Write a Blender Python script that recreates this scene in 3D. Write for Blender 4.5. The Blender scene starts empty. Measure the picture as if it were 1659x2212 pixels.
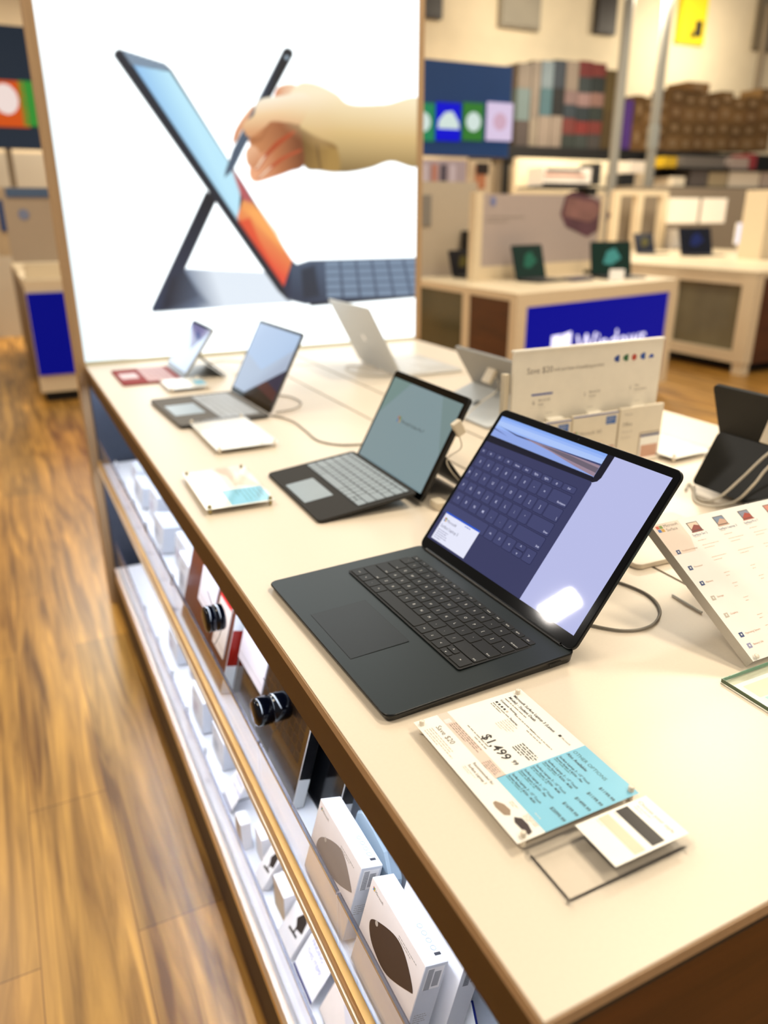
import bpy, math, random
import numpy as np
from mathutils import Vector, Matrix
SC = bpy.context.scene
COL = SC.collection
rnd = random.Random(7)
PI = math.pi

# ------------------------------------------------------------------ camera
F_PX, YAW, PITCH, ROLL = 1641.9, 0.4582, 0.3734, -0.0028
CAM = Vector((-0.2347, 0.0, 0.4735))          # worktop surface is z = 0, floor z = -0.9
_F = Vector((math.sin(YAW)*math.cos(PITCH), math.cos(YAW)*math.cos(PITCH), -math.sin(PITCH)))
_R = Vector((math.cos(YAW), -math.sin(YAW), 0))
_U = _R.cross(_F)
_R2 = _R*math.cos(ROLL) + _U*math.sin(ROLL)
_U2 = -_R*math.sin(ROLL) + _U*math.cos(ROLL)
cd = bpy.data.cameras.new('camera')
cam = bpy.data.objects.new('camera', cd)
COL.objects.link(cam)
cam.matrix_world = Matrix.Translation(CAM) @ Matrix((_R2, _U2, -_F)).transposed().to_4x4()
cd.sensor_width = 36.0
cd.lens = F_PX/2212*36
cd.clip_start = 0.02
cd.dof.use_dof = True
cd.dof.focus_distance = 0.83
cd.dof.aperture_fstop = (cd.lens/1000)/0.0088
SC.camera = cam
SC.view_settings.view_transform = 'Standard'
SC.view_settings.look = 'None'
SC.view_settings.gamma = 1.0
SC.view_settings.use_curve_mapping = False
SC.view_settings.exposure = 0.0

# ------------------------------------------------------------------ light
def lin(c):
    return c/12.92 if c <= 0.04045 else ((c+0.055)/1.055)**2.4
def hx(h):
    h = h.lstrip('#')
    return tuple(lin(int(h[i:i+2], 16)/255) for i in (0, 2, 4))
W = bpy.data.worlds.new('store_air'); SC.world = W
W.use_nodes = True
W.node_tree.nodes['Background'].inputs[0].default_value = (1.0, 0.93, 0.82, 1)
W.node_tree.nodes['Background'].inputs[1].default_value = 0.31
def area(name, loc, sx, sy, power, col, tgt=None, spread=None):
    l = bpy.data.lights.new(name, 'AREA'); l.shape = 'RECTANGLE'
    l.size, l.size_y, l.energy, l.color = sx, sy, power, col
    if spread: l.spread = spread
    o = bpy.data.objects.new(name, l); COL.objects.link(o); o.location = loc
    if tgt is not None:
        o.rotation_euler = (Vector(tgt)-Vector(loc)).to_track_quat('-Z', 'Y').to_euler()
    return o
WARM = (1.0, 0.86, 0.66)
for i, (x, y, e) in enumerate([(-1.6, 1.4, 52), (2.1, 0.9, 92), (1.4, -1.6, 64), (4.2, 3.2, 95), (-1.4, 5.2, 60),
                               (7.0, 6.5, 145), (3.2, 9.6, 160), (8.5, 9.6, 175), (0.5, 10.0, 170), (12.5, 5.0, 200)]):
    area('ceiling_lamp', (x, y, 3.3), 0.5, 1.1, e, WARM)
for x, e in ((4.5, 22), (8.5, 38), (12.5, 75)): area('wall_fill_light', (x, 11.2, 3.9), 1.2, 0.3, e, (1.0, 0.88, 0.68), (x+.3, 13, 2.2))  # fill lights added to brighten the back wall, not known fixtures
area('ceiling_lamp', (-4.04, 4.94, 3.0), 0.16, 0.36, 34, (1.0, 0.93, 0.85), (0.3, 0.62, 0.0))
COOL = (0.74, 0.84, 1.0)
area('shelf_led_strip', (0.011, 1.48, -0.0615), 0.014, 2.4, 7, COOL).rotation_euler = (0, -0.35, 0)
area('shelf_led_strip', (0.012, 1.48, -0.352), 0.014, 2.4, 8, COOL).rotation_euler = (0, -0.45, 0)

# ------------------------------------------------------------------ materials
MATS = {}
def mat(name, h, rough=0.5, metal=0.0, em=0.0, emh=None, noise=0.0, nscale=40.0, coat=0.0, bump=0.0, spec=None, stretch=None):
    if name in MATS: return MATS[name]
    m = bpy.data.materials.new(name); m.use_nodes = True
    nt = m.node_tree; b = nt.nodes['Principled BSDF']
    c = hx(h) if isinstance(h, str) else h
    b.inputs['Base Color'].default_value = (*c, 1)
    b.inputs['Roughness'].default_value = rough
    b.inputs['Metallic'].default_value = metal
    if coat: b.inputs['Coat Weight'].default_value = coat; b.inputs['Coat Roughness'].default_value = 0.05
    if spec is not None: b.inputs['Specular IOR Level'].default_value = spec
    if em:
        b.inputs['Emission Color'].default_value = (*(hx(emh) if emh else c), 1)
        b.inputs['Emission Strength'].default_value = em
    tc = nt.nodes.new('ShaderNodeTexCoord'); mp = nt.nodes.new('ShaderNodeMapping')
    nt.links.new(tc.outputs['Object'], mp.inputs[0])
    if stretch: mp.inputs['Scale'].default_value = stretch
    nz = nt.nodes.new('ShaderNodeTexNoise'); nz.inputs['Scale'].default_value = nscale; nz.inputs['Detail'].default_value = 4
    nt.links.new(mp.outputs[0], nz.inputs['Vector'])
    n = noise if noise else 0.02
    rp = nt.nodes.new('ShaderNodeValToRGB')
    rp.color_ramp.elements[0].position = 0.3; rp.color_ramp.elements[1].position = 0.7
    rp.color_ramp.elements[0].color = (*[v*(1-n) for v in c], 1)
    rp.color_ramp.elements[1].color = (*[min(1, v*(1+n)) for v in c], 1)
    nt.links.new(nz.outputs['Fac'], rp.inputs[0]); nt.links.new(rp.outputs[0], b.inputs['Base Color'])
    if bump:
        bp_ = nt.nodes.new('ShaderNodeBump'); bp_.inputs['Strength'].default_value = bump; bp_.inputs['Distance'].default_value = 0.001
        nt.links.new(nz.outputs['Fac'], bp_.inputs['Height']); nt.links.new(bp_.outputs[0], b.inputs['Normal'])
    MATS[name] = m
    return m
def clear(name, h='#ffffff', gloss=0.12, rough=0.03, tint=None):
    if name in MATS: return MATS[name]
    m = bpy.data.materials.new(name); m.use_nodes = True
    nt = m.node_tree; nt.nodes.clear()
    out = nt.nodes.new('ShaderNodeOutputMaterial'); mx = nt.nodes.new('ShaderNodeMixShader')
    tr = nt.nodes.new('ShaderNodeBsdfTransparent'); gl = nt.nodes.new('ShaderNodeBsdfGlossy')
    lw = nt.nodes.new('ShaderNodeLayerWeight'); lw.inputs[0].default_value = 0.5
    fr = nt.nodes.new('ShaderNodeMath'); fr.operation = 'POWER'; fr.inputs[1].default_value = 3.2; nt.links.new(lw.outputs['Facing'], fr.inputs[0])
    fs_ = nt.nodes.new('ShaderNodeMath'); fs_.operation = 'MULTIPLY_ADD'; fs_.inputs[1].default_value = gloss*3; fs_.inputs[2].default_value = 0.015 if gloss < .3 else .3; nt.links.new(fr.outputs[0], fs_.inputs[0])
    tr.inputs[0].default_value = (*hx(h), 1); gl.inputs['Roughness'].default_value = rough
    gl.inputs[0].default_value = (*(hx(tint) if tint else (1, 1, 1)), 1)
    nt.links.new(fs_.outputs[0], mx.inputs[0]); nt.links.new(tr.outputs[0], mx.inputs[1]); nt.links.new(gl.outputs[0], mx.inputs[2])
    nt.links.new(mx.outputs[0], out.inputs[0]); MATS[name] = m
    return m
def wood(name, dark, light, plank=None, rough=0.35, grain=(30, 1.6, 30)):
    m = bpy.data.materials.new(name); m.use_nodes = True
    nt = m.node_tree; b = nt.nodes['Principled BSDF']; N = nt.nodes.new; L = nt.links.new
    tc = N('ShaderNodeTexCoord'); mp = N('ShaderNodeMapping'); mp.inputs['Scale'].default_value = grain
    L(tc.outputs['Object'], mp.inputs[0])
    nz = N('ShaderNodeTexNoise'); nz.inputs['Scale'].default_value = 1.0; nz.inputs['Detail'].default_value = 8; nz.inputs['Distortion'].default_value = 1.2
    L(mp.outputs[0], nz.inputs['Vector'])
    rp = N('ShaderNodeValToRGB'); e = rp.color_ramp.elements
    e[0].position = 0.32; e[0].color = (*hx(dark), 1); e[1].position = 0.68; e[1].color = (*hx(light), 1)
    L(nz.outputs['Fac'], rp.inputs[0]); src = rp.outputs[0]
    if plank:
        m2 = N('ShaderNodeMapping'); m2.inputs['Rotation'].default_value = (0, 0, PI/2)
        L(tc.outputs['Object'], m2.inputs[0])
        br = N('ShaderNodeTexBrick'); br.inputs['Scale'].default_value = 1.0
        br.inputs['Brick Width'].default_value = plank[0]; br.inputs['Row Height'].default_value = plank[1]
        br.inputs['Mortar Size'].default_value = 0.0016; br.inputs['Mortar Smooth'].default_value = 0.3
        br.inputs['Color1'].default_value = (0.72, 0.72, 0.72, 1); br.inputs['Color2'].default_value = (1.12, 1.08, 1.0, 1)
        br.inputs['Mortar'].default_value = (0.42, 0.34, 0.28, 1); br.offset = 0.37
        L(m2.outputs[0], br.inputs['Vector'])
        mu = N('ShaderNodeMix'); mu.data_type = 'RGBA'; mu.blend_type = 'MULTIPLY'; mu.inputs[0].default_value = 1
        L(src, mu.inputs[6]); L(br.outputs['Color'], mu.inputs[7])
        n2 = N('ShaderNodeTexNoise'); n2.inputs['Scale'].default_value = 2.3; n2.inputs['Detail'].default_value = 5
        m3 = N('ShaderNodeMapping'); m3.inputs['Scale'].default_value = (5, .9, 1)
        L(tc.outputs['Object'], m3.inputs[0]); L(m3.outputs[0], n2.inputs['Vector'])
        r2 = N('ShaderNodeValToRGB'); r2.color_ramp.elements[0].position = .3; r2.color_ramp.elements[1].position = .7
        r2.color_ramp.elements[0].color = (.76, .73, .70, 1); r2.color_ramp.elements[1].color = (1.15, 1.12, 1.05, 1)
        L(n2.outputs['Fac'], r2.inputs[0])
        mu2 = N('ShaderNodeMix'); mu2.data_type = 'RGBA'; mu2.blend_type = 'MULTIPLY'; mu2.inputs[0].default_value = 1
        L(mu.outputs[2], mu2.inputs[6]); L(r2.outputs[0], mu2.inputs[7]); src = mu2.outputs[2]
    L(src, b.inputs['Base Color']); b.inputs['Roughness'].default_value = rough
    MATS[name] = m
    return m
def vcol(name, strength):
    m = bpy.data.materials.new(name); m.use_nodes = True
    nt = m.node_tree; b = nt.nodes['Principled BSDF']
    a = nt.nodes.new('ShaderNodeAttribute'); a.attribute_name = 'ink'
    b.inputs['Base Color'].default_value = (0.02, 0.02, 0.02, 1); b.inputs['Roughness'].default_value = 0.35
    nt.links.new(a.outputs['Color'], b.inputs['Emission Color']); b.inputs['Emission Strength'].default_value = strength
    return m

# ------------------------------------------------------------------ mesh builder
TXT = {}
def glyphs(s, bold=False):
    k = (s, bold)
    if k in TXT: return TXT[k]
    cu = bpy.data.curves.new('t', 'FONT'); cu.body = s; cu.size = 1.0; cu.resolution_u = 2
    if bold: cu.offset = 0.012
    ob = bpy.data.objects.new('t', cu); COL.objects.link(ob)
    dg = bpy.context.evaluated_depsgraph_get()
    me = bpy.data.meshes.new_from_object(ob.evaluated_get(dg))
    v = [(p.co.x, p.co.y) for p in me.vertices]; f = [tuple(p.vertices) for p in me.polygons]
    bpy.data.objects.remove(ob); bpy.data.curves.remove(cu); bpy.data.meshes.remove(me)
    w = max([p[0] for p in v], default=0)
    TXT[k] = (v, f, w)
    return TXT[k]
def rr(x0, x1, y0, y1, r, n=5):
    P = []
    for cx, cy, a0 in ((x1-r, y1-r, 0), (x0+r, y1-r, PI/2), (x0+r, y0+r, PI), (x1-r, y0+r, 1.5*PI)):
        for i in range(n+1):
            a = a0 + i*PI/2/n; P.append((cx+r*math.cos(a), cy+r*math.sin(a)))
    return P
class MB:
    def __init__(s): s.v, s.f, s.mi, s.sm, s.ms, s.M = [], [], [], [], [], Matrix.Identity(4)
    def at(s, M=None): s.M = M if M is not None else Matrix.Identity(4); return s
    def k(s, m):
        if m not in s.ms: s.ms.append(m)
        return s.ms.index(m)
    def add(s, vs, fs, m, smooth=False):
        b = len(s.v); s.v += [s.M @ Vector(p) for p in vs]
        i = s.k(m)
        for f in fs: s.f.append([b+q for q in f]); s.mi.append(i); s.sm.append(smooth)
        return s
    def box(s, x0, x1, y0, y1, z0, z1, m):
        v = [(x, y, z) for x in (x0, x1) for y in (y0, y1) for z in (z0, z1)]
        return s.add(v, [(0, 1, 3, 2), (4, 6, 7, 5), (0, 4, 5, 1), (2, 3, 7, 6), (0, 2, 6, 4), (1, 5, 7, 3)], m)
    def prism(s, P, z0, z1, m, ch=0.0, mtop=None, smooth=False):
        n = len(P); cx = sum(p[0] for p in P)/n; cy = sum(p[1] for p in P)/n
        def ins(d):
            o = []
            for x, y in P:
                l = math.hypot(x-cx, y-cy) or 1; o.append((x-(x-cx)/l*d*1.2, y-(y-cy)/l*d*1.2))
            return o
        L = [(P, z0)] if not ch else [(ins(ch), z0), (P, z0+ch), (P, z1-ch), (ins(ch), z1)]
        if not ch: L.append((P, z1))
        vs = [(x, y, z) for Q, z in L for x, y in Q]; fs = []
        for a in range(len(L)-1):
            for i in range(n): fs.append((a*n+i, a*n+(i+1) % n, (a+1)*n+(i+1) % n, (a+1)*n+i))
        s.add(vs, fs + [tuple(reversed(range(n)))], m, smooth)
        return s.add([(x, y, L[-1][1]) for x, y in L[-1][0]], [tuple(range(n))], mtop or m)
    def rbox(s, x0, x1, y0, y1, z0, z1, m, r=0.004, ch=0.0008, mtop=None, n=5):
        return s.prism(rr(x0, x1, y0, y1, min(r, (x1-x0)/2.01, (y1-y0)/2.01), n), z0, z1, m, ch, mtop)
    def poly(s, P, m): return s.add(P, [tuple(range(len(P)))], m)
    def flat(s, P, z, m): return s.add([(x, y, z) for x, y in P], [tuple(range(len(P)))], m)
    def rect(s, x0, x1, y0, y1, z, m): return s.flat([(x0, y0), (x1, y0), (x1, y1), (x0, y1)], z, m)
    def tube(s, pts, r, m, n=8, smoothpts=True, caps=True):
        P = [Vector(p) for p in pts]
        if smoothpts and len(P) > 2:
            Q = [P[0]+(P[0]-P[1])] + P + [P[-1]+(P[-1]-P[-2])]; O = []
            for i in range(1, len(Q)-2):
                for k in range(8):
                    t = k/8; a, b, c, d = Q[i-1:i+3]
                    O.append(0.5*((2*b)+(c-a)*t+(2*a-5*b+4*c-d)*t*t+(3*b-a-3*c+d)*t**3))
            P = O+[P[-1]]
        vs, fs = [], []; prev = None
        for i, p in enumerate(P):
            t = (P[min(i+1, len(P)-1)]-P[max(i-1, 0)]).normalized()
            u = prev if prev else (Vector((0, 0, 1)) if abs(t.z) < .9 else Vector((1, 0, 0)))
            u = (u-t*u.dot(t)).normalized(); prev = u; w = t.cross(u)
            rad = r if not callable(r) else r(i/(len(P)-1))
            for k in range(n):
                a = 2*PI*k/n; vs.append(p+(u*math.cos(a)+w*math.sin(a))*rad)
        for i in range(len(P)-1):
            for k in range(n): fs.append((i*n+k, i*n+(k+1) % n, (i+1)*n+(k+1) % n, (i+1)*n+k))
        s.add(vs, fs, m, True)
        if caps: s.add(vs[:n], [tuple(reversed(range(n)))], m); s.add(vs[-n:], [tuple(range(n))], m)
        return s
    def cyl(s, p0, p1, r, m, n=16, r1=None):
        r1 = r if r1 is None else r1
        return s.tube([p0, p1], lambda t: r+(r1-r)*t, m, n, False)
    def lathe(s, prof, m, n=24, smooth=True):
        vs = [(r*math.cos(2*PI*k/n), r*math.sin(2*PI*k/n), z) for r, z in prof for k in range(n)]
        fs = [(i*n+k, i*n+(k+1) % n, (i+1)*n+(k+1) % n, (i+1)*n+k) for i in range(len(prof)-1) for k in range(n)]
        return s.add(vs, fs, m, smooth)
    def text(s, t, x, y, z, size, m, align='l', bold=False, sx=1.0, rot=0.0):
        v, f, w = glyphs(t, bold)
        o = {'l': 0, 'c': -w/2, 'r': -w}[align]; c, q = math.cos(rot), math.sin(rot)
        vs = []
        for a, b in v:
            a = (a+o)*size*sx; b = b*size; vs.append((x+a*c-b*q, y+a*q+b*c, z))
        return s.add(vs, f, m)
    def lines(s, x, y, w, n, lh, h, z, m, seed=1, dens=0.8):
        r = random.Random(seed)
        for i in range(n):
            cx = x; end = x+w*(1 if i < n-1 else 0.6)*r.uniform(.8, 1)
            while cx < end:
                l = r.uniform(1.5, 5)*h; s.rect(cx, min(cx+l, end), y-i*lh-h*.7, y-i*lh, z, m); cx += l+h*(1.6-dens)
        return s
    def build(s, name, parent=None, loc=None):
        me = bpy.data.meshes.new(name); me.from_pydata([tuple(p) for p in s.v], [], s.f)
        for m in s.ms: me.materials.append(m)
        me.polygons.foreach_set('material_index', s.mi); me.polygons.foreach_set('use_smooth', s.sm); me.update()
        o = bpy.data.objects.new(name, me); COL.objects.link(o)
        if parent: o.parent = parent
        if loc: o.location = loc
        return o
def tag(o, label=None, cat=None, group=None, kind=None):
    if label: o['label'] = label
    if cat: o['category'] = cat
    if group: o['group'] = group
    if kind: o['kind'] = kind
    return o
def thing(name, label, cat, loc=(0, 0, 0), rz=0.0, group=None):
    o = bpy.data.objects.new(name, None); o.empty_display_size = 0.05; COL.objects.link(o)
    o.location = loc; o.rotation_euler = (0, 0, rz)
    return tag(o, label, cat, group)
def frame(o, a, b):
    o, a, b = Vector(o), Vector(a).normalized(), Vector(b).normalized(); c = a.cross(b)
    return Matrix.Translation(o) @ Matrix((a, b, c)).transposed().to_4x4()
def P(px, py, x=None, y=None, z=None):       # a point of the photograph carried onto a real plane of the shop
    d = _F + _R2*((px-829.5)/F_PX) - _U2*((py-1106)/F_PX)
    t = (x-CAM.x)/d.x if x is not None else (y-CAM.y)/d.y if y is not None else (z-CAM.z)/d.z
    return CAM+d*t

m_lam = mat('worktop_laminate', '#e6d9c6', 0.32, noise=0.015, nscale=300)
m_lamedge = mat('laminate_edge', '#b99a78', 0.5, noise=0.05, nscale=120)
m_apron = mat('apron_brown', '#4a2e0a', 0.55, noise=0.05)
m_slate = mat('slate_panel', '#3a4252', 0.55, noise=0.05)
m_white = mat('white_paint', '#e9e6e4', 0.4)
m_wshelf = mat('white_shelf', '#e4e6ec', 0.35)
m_black = mat('black_plastic', '#0a0a0a', 0.35)
m_toe = mat('toe_kick_brown', '#3a220e', 0.6)
m_clear = clear('clear_acrylic', '#fdfdfe', 0.12)
m_frost = clear('acrylic_edge', '#dfe3ea', 0.5, 0.15, '#e6ecff')
m_paper = mat('white_card', '#fbf6ee', 0.55)
m_ink = mat('print_black', '#2a2320', 0.6)
m_grey = mat('print_grey', '#8f8579', 0.6)
m_lgrey = mat('print_light_grey', '#c9beb0', 0.6)
m_rose = mat('print_rose', '#d9ab92', 0.6)
m_steel = mat('brushed_steel', '#9a9a98', 0.35, 0.7)
m_oak = wood('oak_floor', '#70480f', '#d8a552', plank=(1.25, 0.185), rough=0.33, grain=(22, 1.3, 1))
m_walnut = wood('walnut_panel', '#42200a', '#5e3214', rough=0.45, grain=(2, 2, 36))
m_pine = wood('pale_frame', '#a88a66', '#bb9c76', rough=0.5, grain=(20, 20, 1))
# ------------------------------------------------------------------ setting
def struct(name, mb): return tag(mb.build(name), kind='structure')
struct('floor', MB().box(-8, 22, -3, 16, -1.0, -0.9, m_oak))
m_wall = mat('cream_wall', '#f4e4c4', 0.8, noise=0.03, nscale=3)
struct('wall_back', MB().box(-8, 22, 13.0, 13.15, -0.9, 4.6, m_wall))
struct('wall_left', MB().box(-8.15, -8, -3, 13, -0.9, 4.6, m_wall))

# ------------------------------------------------------------------ demo table
T = thing('display_counter', 'long white-topped demo counter with acrylic-fronted shelves along its left side', 'counter', (0, 0, 0))
t = MB()
t.box(0, .5465, .25, 2.75, -.012, 0, m_lam); t.build('worktop_panel', T)
t = MB(); t.box(.5525, .7005, .25, 2.42, -.012, -.0004, m_lam); t.build('cable_channel_cover', T)
t = MB(); t.box(.7065, 1.265, .25, 2.044, -.012, 0, m_lam); t.build('worktop_panel', T)
t = MB(); t.box(.7065, 1.265, 2.050, 2.75, -.012, 0, m_lam); t.box(.5515, .7015, 2.424, 2.75, -.012, 0, m_lam); t.build('worktop_panel', T)
m_seam = mat('seam_shade_grey', '#6e675c', .7)  # grey strips added in the open worktop gaps, standing in for their shade
t = MB(); t.box(.5466, .5524, .251, 2.42, -.0045, -.0025, m_seam); t.build('seam_shade_strip', T)
t = MB(); t.box(.7006, .7064, .251, 2.74, -.0045, -.0025, m_seam); t.build('seam_shade_strip', T)
t = MB(); t.box(.7065, 1.264, 2.0441, 2.0499, -.0045, -.0025, m_seam); t.build('seam_shade_strip', T)
t = MB(); t.box(-.0015, 0, .2485, 2.75, -.0125, -.0015, m_lamedge); t.box(-.0015, 1.2665, .2485, .25, -.0125, -.0015, m_lamedge)
t.box(1.265, 1.2665, .2485, 2.75, -.0125, -.0015, m_lamedge); t.build('edge_band', T)
t = MB(); t.box(.0, .02, .255, 2.75, -.060, -.0125, m_apron); t.box(1.24, 1.262, .255, 2.75, -.06, -.0125, m_apron)
t.box(.02, 1.24, .255, 2.75, -.03, -.0125, mat('sub_top_dark', '#2e2822', .7)); t.build('apron', T)
t = MB(); t.box(.0, 1.262, .256, .28, -.9, -.0601, m_walnut); t.box(.0201, 1.2399, .256, .28, -.0601, -.0301, m_walnut); t.build('end_panel', T)
t = MB(); t.box(.0, 1.262, 2.72, 2.748, -.9, -.0601, m_slate); t.build('end_panel', T)
t = MB(); t.box(.36, .38, .281, 2.719, -.9, -.031, m_slate); t.build('back_panel', T)
t = MB(); t.box(1.22, 1.24, .281, 2.719, -.9, -.061, m_walnut); t.build('side_panel', T)
# upper tray
m_rail = mat('gold_trim', '#c79a55', 0.3, 0.35)
t = MB(); t.box(.0, .36, .281, 2.70, -.350, -.336, m_wshelf); sh = t.build('shelf', T)
t = MB(); t.box(-.010, -.0005, .281, 2.70, -.356, -.322, m_rail); t.rbox(-.013, -.0102, .281, 2.70, -.352, -.340, mat('trim_cream', '#e8d8bc', .3), .001, .0003); t.build('shelf_rail', sh)
for a, b in ((.281, .60), (.603, .90), (.903, 1.50), (1.503, 2.10), (2.103, 2.70)):
    t = MB(); t.box(.001, .0045, a, b, -.336, -.246, m_clear); t.box(.0005, .005, a, b, -.246, -.241, m_frost); t.box(-.0005, .0008, a, b, -.336, -.322, m_clear)
    t.build('clear_fence', sh)
# lower shelf
t = MB(); t.box(-.002, .36, .281, 2.62, -.745, -.700, m_wshelf); sl = t.build('shelf', T)
t = MB(); t.box(-.012, -.0021, .281, 2.62, -.747, -.700, mat('lip_white', '#e6d5c6', .35)); t.box(-.0142, -.0121, .281, 2.62, -.745, -.738, m_rail); t.build('shelf_lip', sl)
for a, b in ((.281, .72), (.723, 1.02), (1.023, 1.62), (1.623, 2.12), (2.123, 2.62)):
    t = MB(); t.box(.001, .0045, a, b, -.700, -.600, m_clear); t.box(.0005, .005, a, b, -.600, -.595, m_frost); t.build('clear_fence', sl)
t = MB(); t.box(-.008, .02, .281, 2.719, -.9, -.7475, m_toe); t.build('toe_kick', T)

# ------------------------------------------------------------------ light box with the printed picture
LB = thing('backlit_sign', 'tall glowing white light box with a tablet and writing hand printed on it', 'sign', (0, 2.75, -.9))
t = MB(); t.box(-.028, 1.29, .014, .10, .0, 2.6, m_pine); t.box(-.028, .0, .001, .014, .0, 2.6, m_pine)
t.box(1.262, 1.29, .002, .014, .9, 2.6, m_pine); t.box(.0, 1.262, .003, .014, .9, .912, mat('sign_sill', '#d8d3b4', .4)); t.build('frame', LB)
NX, NZ = 330, 400
X0, X1, Z0, Z1 = .0, 1.262, .012, 1.6
gx = np.linspace(X0, X1, NX); gz = np.linspace(Z0, Z1, NZ); GX, GZ = np.meshgrid(gx, gz)
img = np.ones((NZ, NX, 3)); img[:] = np.array([1.9, 2.05, 2.1])
def LP(q): p = P(q[0], q[1], y=2.75); return (p.x, p.z)
def dist_poly(pts):
    pts = [LP(q) for q in pts]; n = len(pts); d = np.full(GX.shape, 1e9); ins = np.zeros(GX.shape, bool)
    for i in range(n):
        (ax, az), (bx, bz) = pts[i], pts[(i+1) % n]
        ex, ez = bx-ax, bz-az; wx, wz = GX-ax, GZ-az
        tt = np.clip((wx*ex+wz*ez)/(ex*ex+ez*ez+1e-12), 0, 1)
        d = np.minimum(d, np.hypot(wx-ex*tt, wz-ez*tt))
        c = ((az > GZ) != (bz > GZ)) & (GX < (bx-ax)*(GZ-az)/((bz-az)+1e-12)+ax); ins ^= c
    return np.where(ins, -d, d)
def smooth_pts(pts, k=6):
    Q = [Vector((*p, 0)) for p in pts]; n = len(Q); O = []
    for i in range(n):
        a, b, c, d = Q[i-1], Q[i], Q[(i+1) % n], Q[(i+2) % n]
        for j in range(k):
            t_ = j/k; p = 0.5*((2*b)+(c-a)*t_+(2*a-5*b+4*c-d)*t_*t_+(3*b-a-3*c+d)*t_**3); O.append((p.x, p.y))
    return O
def paint(pts, c0, c1=None, g=None, soft=.004, al=1.0, smooth=False, mid=None):
    if smooth: pts = smooth_pts(pts)
    a = np.clip(.5-dist_poly(pts)/soft, 0, 1)*al
    c = np.array(hx(c0))
    if c1:
        (ax, az), (bx, bz) = LP(g[0]), LP(g[1]); ex, ez = bx-ax, bz-az
        tt = np.clip(((GX-ax)*ex+(GZ-az)*ez)/(ex*ex+ez*ez), 0, 1)[..., None]
        if mid: cm = np.array(hx(mid)); col = np.where(tt < .5, c*(1-2*tt)+cm*2*tt, cm*(2-2*tt)+np.array(hx(c1))*(2*tt-1))
        else: col = c*(1-tt)+np.array(hx(c1))*tt
    else: col = c[None, None, :]
    img[:] = img*(1-a[..., None])+col*a[..., None]
# cool light fall-off towards the diffuser's left rim, painted into the sheet colour
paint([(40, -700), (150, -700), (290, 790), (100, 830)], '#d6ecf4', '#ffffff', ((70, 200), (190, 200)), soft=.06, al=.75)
# kick stand and base of the printed tablet
paint([(395, 580), (640, 590), (626, 655), (330, 674)], '#3c4860', '#e3edf8', ((350, 650), (470, 610)), mid='#6c7c96')
paint([(445, 412), (470, 428), (398, 585), (430, 640), (332, 675), (326, 668)], '#0c1220', '#2c3650', ((450, 430), (350, 660)))
paint([(398, 585), (450, 655), (345, 672), (370, 600)], '#151a2c', '#5c6b84', ((370, 620), (450, 640)), soft=.02, al=.8)
# body
paint([(247, 112), (256, 105), (357, 137), (372, 152), (632, 565), (622, 650), (600, 628), (246, 122)], '#151c2c')
paint([(262, 108), (355, 138), (368, 154), (284, 140)], '#7f93a8')
paint([(287, 140), (367, 155), (502, 362), (520, 400), (515, 478)], '#4f92e4', '#bdeafc', ((310, 300), (410, 250)))
paint([(502, 366), (522, 400), (632, 562), (616, 622), (512, 470), (525, 430)], '#e8503a', '#f0a05a', ((560, 560), (600, 500)), soft=.006)
paint([(502, 366), (530, 405), (548, 440), (524, 432)], '#b85a60', soft=.01)
paint([(527, 450), (560, 452), (600, 500), (612, 540), (570, 500)], '#ffb060', soft=.02, al=.8)
paint([(515, 478), (540, 470), (560, 520), (616, 622)], '#e2452c', soft=.01, al=.8)
paint([(612, 622), (632, 562), (645, 575), (627, 655)], '#27304a')
# keyboard
paint([(628, 575), (668, 562), (900, 556), (905, 638), (660, 658), (628, 650)], '#2c3850', '#4c5c74', ((640, 640), (660, 560)))
paint([(650, 582), (680, 572), (690, 640), (655, 645)], '#1e2636', soft=.012, al=.8)
paint([(668, 655), (905, 636), (905, 642), (670, 662)], '#141a2a')
for r_ in range(5):
    for c_ in range(6):
        u0, v0 = c_/6, r_/5
        def q(u, v):
            xa, ya = 700+u*(905-700), 563-u*5; xb, yb = 704+u*(925-704), 644-u*6
            return (xa+(xb-xa)*v, ya+(yb-ya)*v)
        paint([q(u0+.012, v0+.02), q(u0+.155, v0+.02), q(u0+.155, v0+.18), q(u0+.012, v0+.18)], '#7c90a8', soft=.005)
# forearm and hand
def C1(pts): return [(460+a/3.77, 90+b/3.77) for a, b in pts]
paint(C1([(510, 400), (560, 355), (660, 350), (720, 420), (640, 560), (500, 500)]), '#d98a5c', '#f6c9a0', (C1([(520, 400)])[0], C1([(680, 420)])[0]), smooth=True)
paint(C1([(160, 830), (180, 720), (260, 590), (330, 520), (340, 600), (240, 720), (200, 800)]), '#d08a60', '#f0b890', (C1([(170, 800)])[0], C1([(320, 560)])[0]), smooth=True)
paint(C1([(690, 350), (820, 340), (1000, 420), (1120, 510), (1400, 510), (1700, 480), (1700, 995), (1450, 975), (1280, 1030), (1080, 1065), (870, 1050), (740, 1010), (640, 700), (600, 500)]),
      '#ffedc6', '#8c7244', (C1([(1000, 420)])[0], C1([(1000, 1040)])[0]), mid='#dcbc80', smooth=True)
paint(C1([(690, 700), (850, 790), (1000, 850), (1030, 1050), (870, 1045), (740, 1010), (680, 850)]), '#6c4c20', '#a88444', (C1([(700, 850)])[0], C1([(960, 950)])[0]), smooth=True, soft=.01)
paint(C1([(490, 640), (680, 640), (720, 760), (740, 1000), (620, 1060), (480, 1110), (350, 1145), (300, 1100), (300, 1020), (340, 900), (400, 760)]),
      '#eeaa80', '#7c4422', (C1([(320, 950)])[0], C1([(700, 880)])[0]), mid='#bc7448', smooth=True)
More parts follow.
